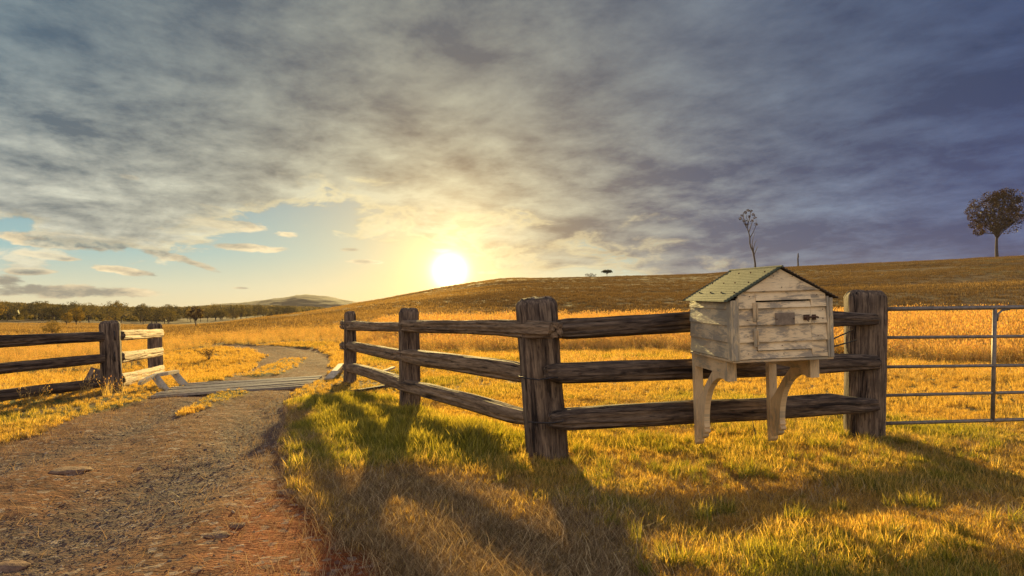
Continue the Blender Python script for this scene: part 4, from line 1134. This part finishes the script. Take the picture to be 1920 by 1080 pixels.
# ------------------------------------------------------------------ trees
def foliage_mat(name, stops, trans=.35):
    m = leaf_mat(name, stops, trans); return m
M_LEAF_D = foliage_mat('dark_gum_leaves', [(0, (.028, .028, .016)), (.5, (.075, .068, .032)), (1, (.17, .14, .06))], .25)
M_LEAF_O = foliage_mat('olive_gum_leaves', [(0, (.055, .052, .020)), (.5, (.145, .122, .042)), (1, (.30, .23, .080))], .35)
M_LEAF_Y = foliage_mat('golden_leaves', [(0, (.09, .07, .018)), (.5, (.21, .155, .038)), (1, (.38, .27, .075))], .4)
M_LEAF_B = foliage_mat('brown_leaves', [(0, (.035, .022, .015)), (.5, (.070, .045, .028)), (1, (.13, .085, .05))], .2)
def leaves(centers, radii, n_each, size, seed, squash=.75):
    r = np.random.default_rng(seed); V = []; Rn = []
    for (c, rad, k) in zip(centers, radii, n_each):
        d = r.normal(0, 1, (k, 3)); d /= np.linalg.norm(d, axis=1)[:, None]
        q = d*(rad*r.uniform(.25, 1, k)**.45)[:, None]*np.array([1, 1, squash])
        p = np.array(c)+q
        a = r.normal(0, 1, (k, 3)); a /= np.linalg.norm(a, axis=1)[:, None]
        b = np.cross(a, r.normal(0, 1, (k, 3))); b /= np.linalg.norm(b, axis=1)[:, None]+1e-9
        s = size*r.uniform(.5, 1.3, k)[:, None]
        V.append(np.stack([p-a*s, p+b*s*.55, p+a*s, p-b*s*.55], 1)); Rn.append(np.repeat(np.clip(r.normal(.45+.12*r.normal(), .22, k), 0, 1), 4))
    V = np.concatenate(V).reshape(-1, 3); F = np.arange(len(V)).reshape(-1, 4)
    return V, F, np.concatenate(Rn)
def bez(a, b, c, n=7):
    a, b, c = Vector(a), Vector(b), Vector(c)
    return [a*(1-t)**2+b*2*t*(1-t)+c*t*t for t in [i/(n-1) for i in range(n)]]
def tree(name, base, H, label, seed, crown=(.42, .38, .62), trunk=.32, clumps=16, leafn=160, leaf=.02, lm=None, bm=None, tr=.022, spread=None, dens=1., group=None, cat='tree', shell=.5, top=None, lean=0., csize=.26):
    """H: height; crown = (half width, half height, centre height) as shares of H; trunk = height of the first fork"""
    r = random.Random(seed); nr = np.random.default_rng(seed)
    e = empty(name, base, label, cat, group)
    B = Vector(base)
    b = MB(); fork = Vector((lean*H*.5, 0, trunk*H))
    b.tube([B+p for p in bez((0, 0, -.03*H), (r.gauss(0, .01)*H, 0, trunk*H*.5), fork, 6)], [tr*H*(1.25-.5*i/5) for i in range(6)], 8)
    cs = []; rs = []
    for i in range(clumps):
        th = 2.399963*i+r.uniform(-.3, .3); u = (i+.5)/clumps; zc = 1-1.75*u; rad = math.sqrt(max(.05, 1-zc*zc))
        k = r.uniform(shell, 1.0)
        c = Vector((math.cos(th)*rad*crown[0]*H*k+lean*H, math.sin(th)*rad*crown[0]*H*k, crown[2]*H+zc*crown[1]*H*(.55+.45*k)))
        cs.append(B+c); rs.append(H*crown[0]*csize*2*r.uniform(.6, 1.15))
        mid = fork.lerp(c, .5)+Vector((0, 0, -.02*H)) + Vector((-c.x, -c.y, 0))*.12
        s0 = fork+Vector((0, 0, r.uniform(-.12, .10)*H*(.6 if i else 0)))
        b.tube([B+p for p in bez(s0, mid, c, 6)], [tr*H*q for q in (.50, .40, .30, .2, .13, .07)], 5, False)
        for j in range(3):
            o_ = Vector((r.gauss(0, 1), r.gauss(0, 1), r.gauss(.3, .8)))*rs[-1]*.55
            m0 = s0.lerp(c, .65); b.tube([B+p for p in bez(m0, (m0+c)/2, c+o_, 4)], [tr*H*q for q in (.18, .12, .08, .04)], 4, False)
    b.build('trunk', bm or M_BARK, e, True)
    V, F, Rn = leaves([list(c) for c in cs], rs, [int(leafn*dens)]*clumps, leaf*H, seed)
    mesh('crown', V, F, lm or M_LEAF_D, e, False, {'rnd': Rn, 'hgt': Rn*0})
    return e
def skyline(px, lo=60, hi=300):
    u = (px-960)/FPX; Y = np.linspace(lo, hi, 900); x = u*Y; z = Hd(x, Y); i = int(np.argmax((z-EYE)/Y)); return Vector((x[i], Y[i], float(z[i])))
def sub(v, dz=.15): return v-Vector((0, 0, dz))
# on the hill
s = skyline(1872); H = (481-349)*s.y/FPX
tree('gum_tree', sub(s), H, 'round airy gum tree on the bare hill at the far right skyline', 301, crown=(.33, .34, .63), trunk=.34, clumps=36, leafn=230, leaf=.0130, lm=M_LEAF_B, tr=.018, csize=.19, shell=.38, lean=.02)
def thin_tree():
    s = skyline(1416); k = s.y/FPX; B = sub(s)
    e = empty('thin_tree', B, 'spindly crooked sapling with a sparse tuft of leaves on the hill above the mailbox', 'tree')
    P = lambda px, py, dy=0: at(px, py, s.y+dy)
    b = MB()
    tk = [(1416, 506), (1416, 494), (1414, 482), (1412, 472), (1408, 464), (1406, 456), (1406, 446), (1404, 436), (1401, 428)]
    b.tube([P(*p) for p in tk], [k*q for q in (1.9, 1.7, 1.6, 1.5, 1.4, 1.2, 1.1, 1.0, .8)], 7)
    for i, br in enumerate(([(1401, 428), (1396, 420), (1392, 412), (1388, 404)], [(1401, 428), (1403, 418), (1400, 408), (1398, 396)], [(1404, 436), (1408, 424), (1412, 412), (1416, 402)], [(1406, 446), (1412, 436), (1417, 424), (1418, 410)],
                            [(1413, 474), (1413, 464), (1416, 454), (1420, 449)], [(1412, 470), (1410, 458), (1412, 446), (1416, 436)], [(1403, 418), (1406, 408), (1408, 396)], [(1398, 420), (1394, 408), (1395, 398)], [(1414, 478), (1418, 468), (1421, 462)])):
        b.tube([P(px, py, (i-3)*.25) for px, py in br], [k*(.9-.22*j) for j in range(len(br))], 5)
    b.build('trunk', M_BARK, e, True)
    cs = [P(x, y, random.gauss(0, .8)) for x, y in [(1392, 404), (1388, 410), (1397, 399), (1402, 395), (1408, 396), (1412, 402), (1416, 408), (1404, 406), (1396, 414), (1410, 414), (1417, 420), (1401, 421)]]
    V, F, Rn = leaves([list(c) for c in cs], [k*3.4]*len(cs), [26]*len(cs), k*1.5, 5)
    mesh('crown', V, F, M_LEAF_B, e, False, {'rnd': Rn, 'hgt': Rn*0})
thin_tree()
s = skyline(1496.5); k = s.y/FPX; g_ = s
e = empty('dead_stump', sub(s), 'thin bare dead trunk sticking up from the hill just right of the mailbox gable', 'dead tree')
b = MB(); b.tube([at(1497, 507, s.y), at(1496.5, 497, s.y), at(1496, 486, s.y), at(1496.5, 475, s.y)], [k*1.7, k*1.5, k*1.3, k*1.1], 7); b.build('trunk', M_BARK, e, True)
b = MB(); b.tube([at(1496.5, 484, s.y), at(1497.5, 481, s.y), at(1498, 479.5, s.y)], [k*.9, k*.7, k*.5], 5); b.build('broken_limb', M_BARK, e, True)
s = skyline(1138.5); H = (522-507.5)*s.y/FPX
tree('umbrella_tree', sub(s), H, 'small dark umbrella-shaped tree standing on the middle of the hill skyline', 311, crown=(.62, .15, .74), trunk=.4, clumps=26, leafn=90, leaf=.045, lm=M_LEAF_D, tr=.028, csize=.15)
s = skyline(1107); H = (523-513.5)*s.y/FPX
tree('low_bush', sub(s), H, 'low scraggly bush on the hill skyline left of the umbrella tree', 312, crown=(1.2, .35, .45), trunk=.2, clumps=14, leafn=60, leaf=.05, lm=M_LEAF_B, tr=.03, csize=.14, cat='bush')
for px in (1635, 1770, 1220):
    s = skyline(px)
# valley side
def vt(name, px, py, top, label, seed, **k):
    g_ = gnd(px, py, lo=38, hi=900); g_.z = float(Hd(g_.x, g_.y)); H = (py-top)*g_.y/FPX
    return tree(name, sub(g_), H, label, seed, **k)
vt('lone_tree', 367, 612, 572, 'lone thin brown-leaved tree at the foot of the grassy spur', 321, crown=(.34, .30, .68), trunk=.34, clumps=18, leafn=90, leaf=.022, lm=M_LEAF_B, tr=.026, csize=.16)
vt('round_bush', 436, 598, 586.5, 'round yellow-green bush peeping over the spur', 322, crown=(1.05, .45, .5), trunk=.2, clumps=18, leafn=120, leaf=.05, lm=M_LEAF_Y, tr=.03, cat='bush', csize=.2)
vt('small_tree', 521, 592, 574, 'small dark tree just above the spur crest below the distant hill', 323, crown=(.5, .42, .55), trunk=.2, clumps=12, leafn=100, leaf=.04, lm=M_LEAF_O, tr=.03)
vt('golden_tree', 97, 627, 598, 'rounded golden tree with visible trunk in the valley paddock at left', 324, crown=(.58, .40, .58), trunk=.22, clumps=22, leafn=110, leaf=.026, lm=M_LEAF_Y, tr=.02, csize=.2)
vt('golden_tree', 143, 610, 577, 'tall golden tree with two rounded heads left of the thick left post', 325, crown=(.38, .42, .6), trunk=.25, clumps=22, leafn=110, leaf=.026, lm=M_LEAF_Y, tr=.022, csize=.22)
vt('golden_tree', 124, 611, 584, 'slim golden tree between two larger golden trees in the valley', 326, crown=(.36, .38, .6), trunk=.25, clumps=14, leafn=90, leaf=.03, lm=M_LEAF_Y, tr=.024, csize=.22)
vt('golden_tree', 201, 611, 594, 'pale golden treetop showing right behind the thick left post', 327, crown=(.62, .42, .6), trunk=.2, clumps=14, leafn=100, leaf=.035, lm=M_LEAF_Y, tr=.024, csize=.22)
vt('paddock_bush', 139, 622, 615, 'low dark bush on the pale paddock beyond the left fence', 328, crown=(1.2, .4, .42), trunk=.1, clumps=10, leafn=70, leaf=.06, lm=M_LEAF_O, tr=.03, cat='bush')
# the wood across the valley: a few trees, copied one by one
protos = []
kinds = [('gum_tree', M_LEAF_O, .36), ('gum_tree', M_LEAF_D, .42), ('gum_tree', M_LEAF_O, .44), ('gum_tree', M_LEAF_Y, .40), ('gum_tree', M_LEAF_D, .36)]
for i, (nm, lm_, cw) in enumerate(kinds):
    protos.append(tree(nm, Vector((0, 0, 0)), 12., 'x', 340+i, crown=(cw, .32, .64), trunk=.26, clumps=15, leafn=75, leaf=.028, lm=lm_, tr=.018, group='gum trees of the wood across the valley', csize=.24))
def wood():
    r = random.Random(17); used = set(); n = 0
    def where(px, rr):
        for lim, w in ((25, 'at the very left edge'), (50, 'near the left edge'), (75, 'left of the rounded golden tree'), (110, 'behind the rounded golden tree'), (130, 'behind the slim golden tree'), (160, 'behind the two-headed golden tree'), (190, 'just left of the thick post'), (225, 'above the thick post'), (250, 'just right of the thick post'), (280, 'just left of the thin post'), (305, 'above the thin post'), (345, 'between thin post and lone tree'), (385, 'behind the lone tree'), (420, 'right of the lone tree'), (455, 'behind the round yellow bush'), (500, 'right of the round yellow bush'), (9999, 'under the distant hill')):
            if px < lim: break
        return ('in front wood ' if rr < 330 else 'in mid wood ' if rr < 400 else 'in back wood ')+w
    lab = {0: 'olive gum tree', 1: 'dark gum tree', 2: 'wide olive gum tree', 3: 'sunlit golden gum tree', 4: 'slim dark gum tree'}
    spots = []
    for i in range(115):
        px = r.uniform(-15, 560); a = math.atan((px-960)/FPX)
        near = np.interp(px, [-200, 130, 210, 300, 560], [300, 300, 225, 215, 480]); rr = near+abs(r.gauss(0, 1))*110+r.uniform(0, 40)
        spots.append((px, a, rr))
    for i, (px, a, rr) in enumerate(spots):
        k = r.choice([0, 0, 1, 2, 2, 3, 4, 1]) if rr < 330 else r.choice([1, 4, 0, 2, 1])
        x, y = rr*math.sin(a), rr*math.cos(a); z = float(Hd(x, y))-.2; s_ = r.uniform(.45, .80)*(1 if rr > 290 else .82)
        src = protos[k]
        if k in used:
            o = src.copy(); C.objects.link(o); kids = []
            for c in [c for c in bpy.data.objects if c.parent == src]:
                d = c.copy(); C.objects.link(d); d.parent = o
        else: o = src; used.add(k)
        o['label'] = ('tall ' if s_ > .70 else 'small ' if s_ < .52 else '')+lab[k]+' '+where(px, rr)
        o.location = (x, y, z); o.rotation_euler = (0, 0, r.uniform(0, 6.28)); o.scale = (s_*r.uniform(.9, 1.25), s_*r.uniform(.9, 1.25), s_)
    for k, src in enumerate(protos):
        if k not in used:
            for c in [c for c in bpy.data.objects if c.parent == src]: bpy.data.objects.remove(c)
            bpy.data.objects.remove(src)
wood()
def far_wood():
    r = np.random.default_rng(77); n = 5200
    px = r.uniform(-400, 760, n); a = np.arctan((px-960)/FPX); rr = 380+r.uniform(0, 1, n)**.8*1050
    rr = np.where(px > 330, np.maximum(rr, 560+r.uniform(0, 200, n)), rr)
    x, y = rr*np.sin(a), rr*np.cos(a); z = Hb(x, y)
    hh = r.uniform(6, 12, n)
    V, F, Rn = leaves(np.stack([x, y, z+hh*.25], 1), hh*.42, [26]*n, 1.5, 78, .8)
    o = mesh('far_wood', V, F, M_LEAF_O, None, False, {'rnd': Rn*.8, 'hgt': Rn*0}, loc=(0, 0, 0)); tag(o, 'dense far-off wood covering the low hills at left', None, None, 'stuff')
far_wood()
def far_hill():
    px = np.linspace(-60, 900, 160); a = np.arctan((px-960)/FPX); rr = np.linspace(2000, 2560, 40)
    top = np.interp(px, [300, 380, 440, 480, 530, 555, 572, 590, 620, 660, 720, 800, 900], [577.5, 573, 568.5, 565.5, 560.5, 556, 554.3, 556, 560, 566, 573, 580, 590])
    A, Rr = np.meshgrid(a, rr, indexing='ij'); T_ = np.repeat(top[:, None], 40, 1)
    ridge = 1-((Rr-2350)/360)**2
    z = EYE+(585-T_)/FPX*2350*np.cos(A)*np.clip(ridge, -.3, 1)+8*fbm(Rr*np.sin(A)*.006, Rr*.004, 0, 4, 91)*np.clip(ridge, 0, 1)+2.5*fbm(Rr*np.sin(A)*.05, Rr*.05, 0, 2, 92)
    V = np.stack([Rr*np.sin(A), Rr*np.cos(A), z], -1).reshape(-1, 3)
    I, J = np.meshgrid(np.arange(159), np.arange(39), indexing='ij')
    F = np.stack([I*40+J, (I+1)*40+J, (I+1)*40+J+1, I*40+J+1], -1).reshape(-1, 4)
    m, g, b = mat('wooded_hill', .95); n_ = g.noise(g.pos(), .02, 5, .7)
    g.l.new(g.mix(g.ss(n_, .35, .65), (.014, .014, .020), (.034, .030, .032)), b.inputs['Base Color'])
    tag(mesh('distant_hill', V, F, m, None, True, loc=(0, 0, 0)), kind='structure')
far_hill()
# weeds
def weed(px, py, H, label, seed, lm, name='weed', w=.8, n=9, lf=.06):
    g_ = gnd(px, py); g_.z = float(Hd(g_.x, g_.y)); r = random.Random(seed); e = empty(name, g_, label, 'weed')
    b = MB(); cs = []
    for i in range(n):
        t = Vector((r.gauss(0, .35)*w*H, r.gauss(0, .35)*w*H, H*r.uniform(.6, 1)))
        b.tube([g_+p for p in bez((0, 0, -.02), (t.x*.2, t.y*.2, t.z*.6), t, 5)], [.006, .005, .004, .003, .002], 5); cs.append(list(g_+t)); cs.append(list(g_+t*.7))
    b.build('stem', M_BARK, e, True)
    V, F, Rn = leaves(cs, [H*.16]*len(cs), [34]*len(cs), H*lf*.6, seed); mesh('foliage', V, F, lm, e, False, {'rnd': Rn, 'hgt': Rn*0})
weed(392, 677, .34, 'reddish dry weed standing on the golden flat left of the bend', 401, M_LEAF_B, w=1.5, n=14)
g_ = gnd(1418, 832); b = MB(); Yw = g_.y
e = empty('dry_weed', g_, 'thin dark dead stem rising to the lowest rail between the mailbox brackets', 'plant')
b.tube([at(1419, 833, Yw), at(1417, 815, Yw+.02), at(1413, 800, Yw+.04), at(1411, 788, Yw+.06)], [.006, .005, .004, .003], 6); b.build('stem', M_BARK, e, True)
# flat stones in the drive
def rock(px, py, w, h, seed, label):
    import bmesh
    g_ = gnd(px, py); g_.z = float(Hd(g_.x, g_.y)); bm = bmesh.new(); bmesh.ops.create_icosphere(bm, subdivisions=4, radius=1)
    V = np.array([v.co[:] for v in bm.verts]); F = np.array([[v.index for v in f.verts] for f in bm.faces]); bm.free()
    d = 1+.35*fbm(V[:, 0]*1.2, V[:, 1]*1.2, V[:, 2]*1.2+seed, 3, seed)+.08*fbm(V[:, 0]*6, V[:, 1]*6, V[:, 2]*6, 2, seed)
    V = V*d[:, None]*np.array([w, w*.75, h])+np.array(g_)+np.array([0, 0, -h*.1])
    tag(mesh('stone', V, F, M_ROCK, None, True, None, loc=tuple(g_)), label, 'stone', 'stones set in the drive')
M_ROCK, g, b = mat('reddish_stone', .9); n_ = g.noise(g.pos(), 30, 5, .7)
g.l.new(g.mix(g.ss(n_, .35, .65), (.13, .070, .048), (.27, .16, .105)), b.inputs['Base Color']); g.l.new(g.bump(n_, .01), b.inputs['Normal'])
rock(130, 880, .17, .030, 1, 'long flat reddish stone sunk in the left side of the drive')
rock(263, 869, .035, .022, 2, 'small dark stone lying right of the long flat stone')
rock(407, 995, .065, .018, 3, 'flat stone in the gravel at the lower middle of the drive')
rock(445, 977, .04, .018, 4, 'small pinkish stone beside the flat stone at the edge of the red soil')
rock(540, 918, .07, .020, 5, 'flat stone half buried at the grassy right edge of the drive')
rock(12, 1040, .09, .025, 6, 'flat stone at the bottom left corner of the drive')

# ------------------------------------------------------------------ air
def haze():
    b = MB(); b.box(None, -2300, 1500, -60, 2700, -14, 120); o = b.build('haze', None, None); o.data.attributes.remove(o.data.attributes['grain'])
    m = bpy.data.materials.new('haze'); m.use_nodes = True; nt = m.node_tree
    for n in list(nt.nodes): nt.nodes.remove(n)
    v = nt.nodes.new('ShaderNodeVolumePrincipled'); v.inputs['Color'].default_value = (1.0, .90, .88, 1)
    v.inputs['Density'].default_value = HAZE; v.inputs['Anisotropy'].default_value = .2
    out = nt.nodes.new('ShaderNodeOutputMaterial'); nt.links.new(v.outputs[0], out.inputs['Volume'])
    o.data.materials.append(m); tag(o, 'pale warm haze in the valley air', None, None, 'stuff')
HAZE = .000045
haze()
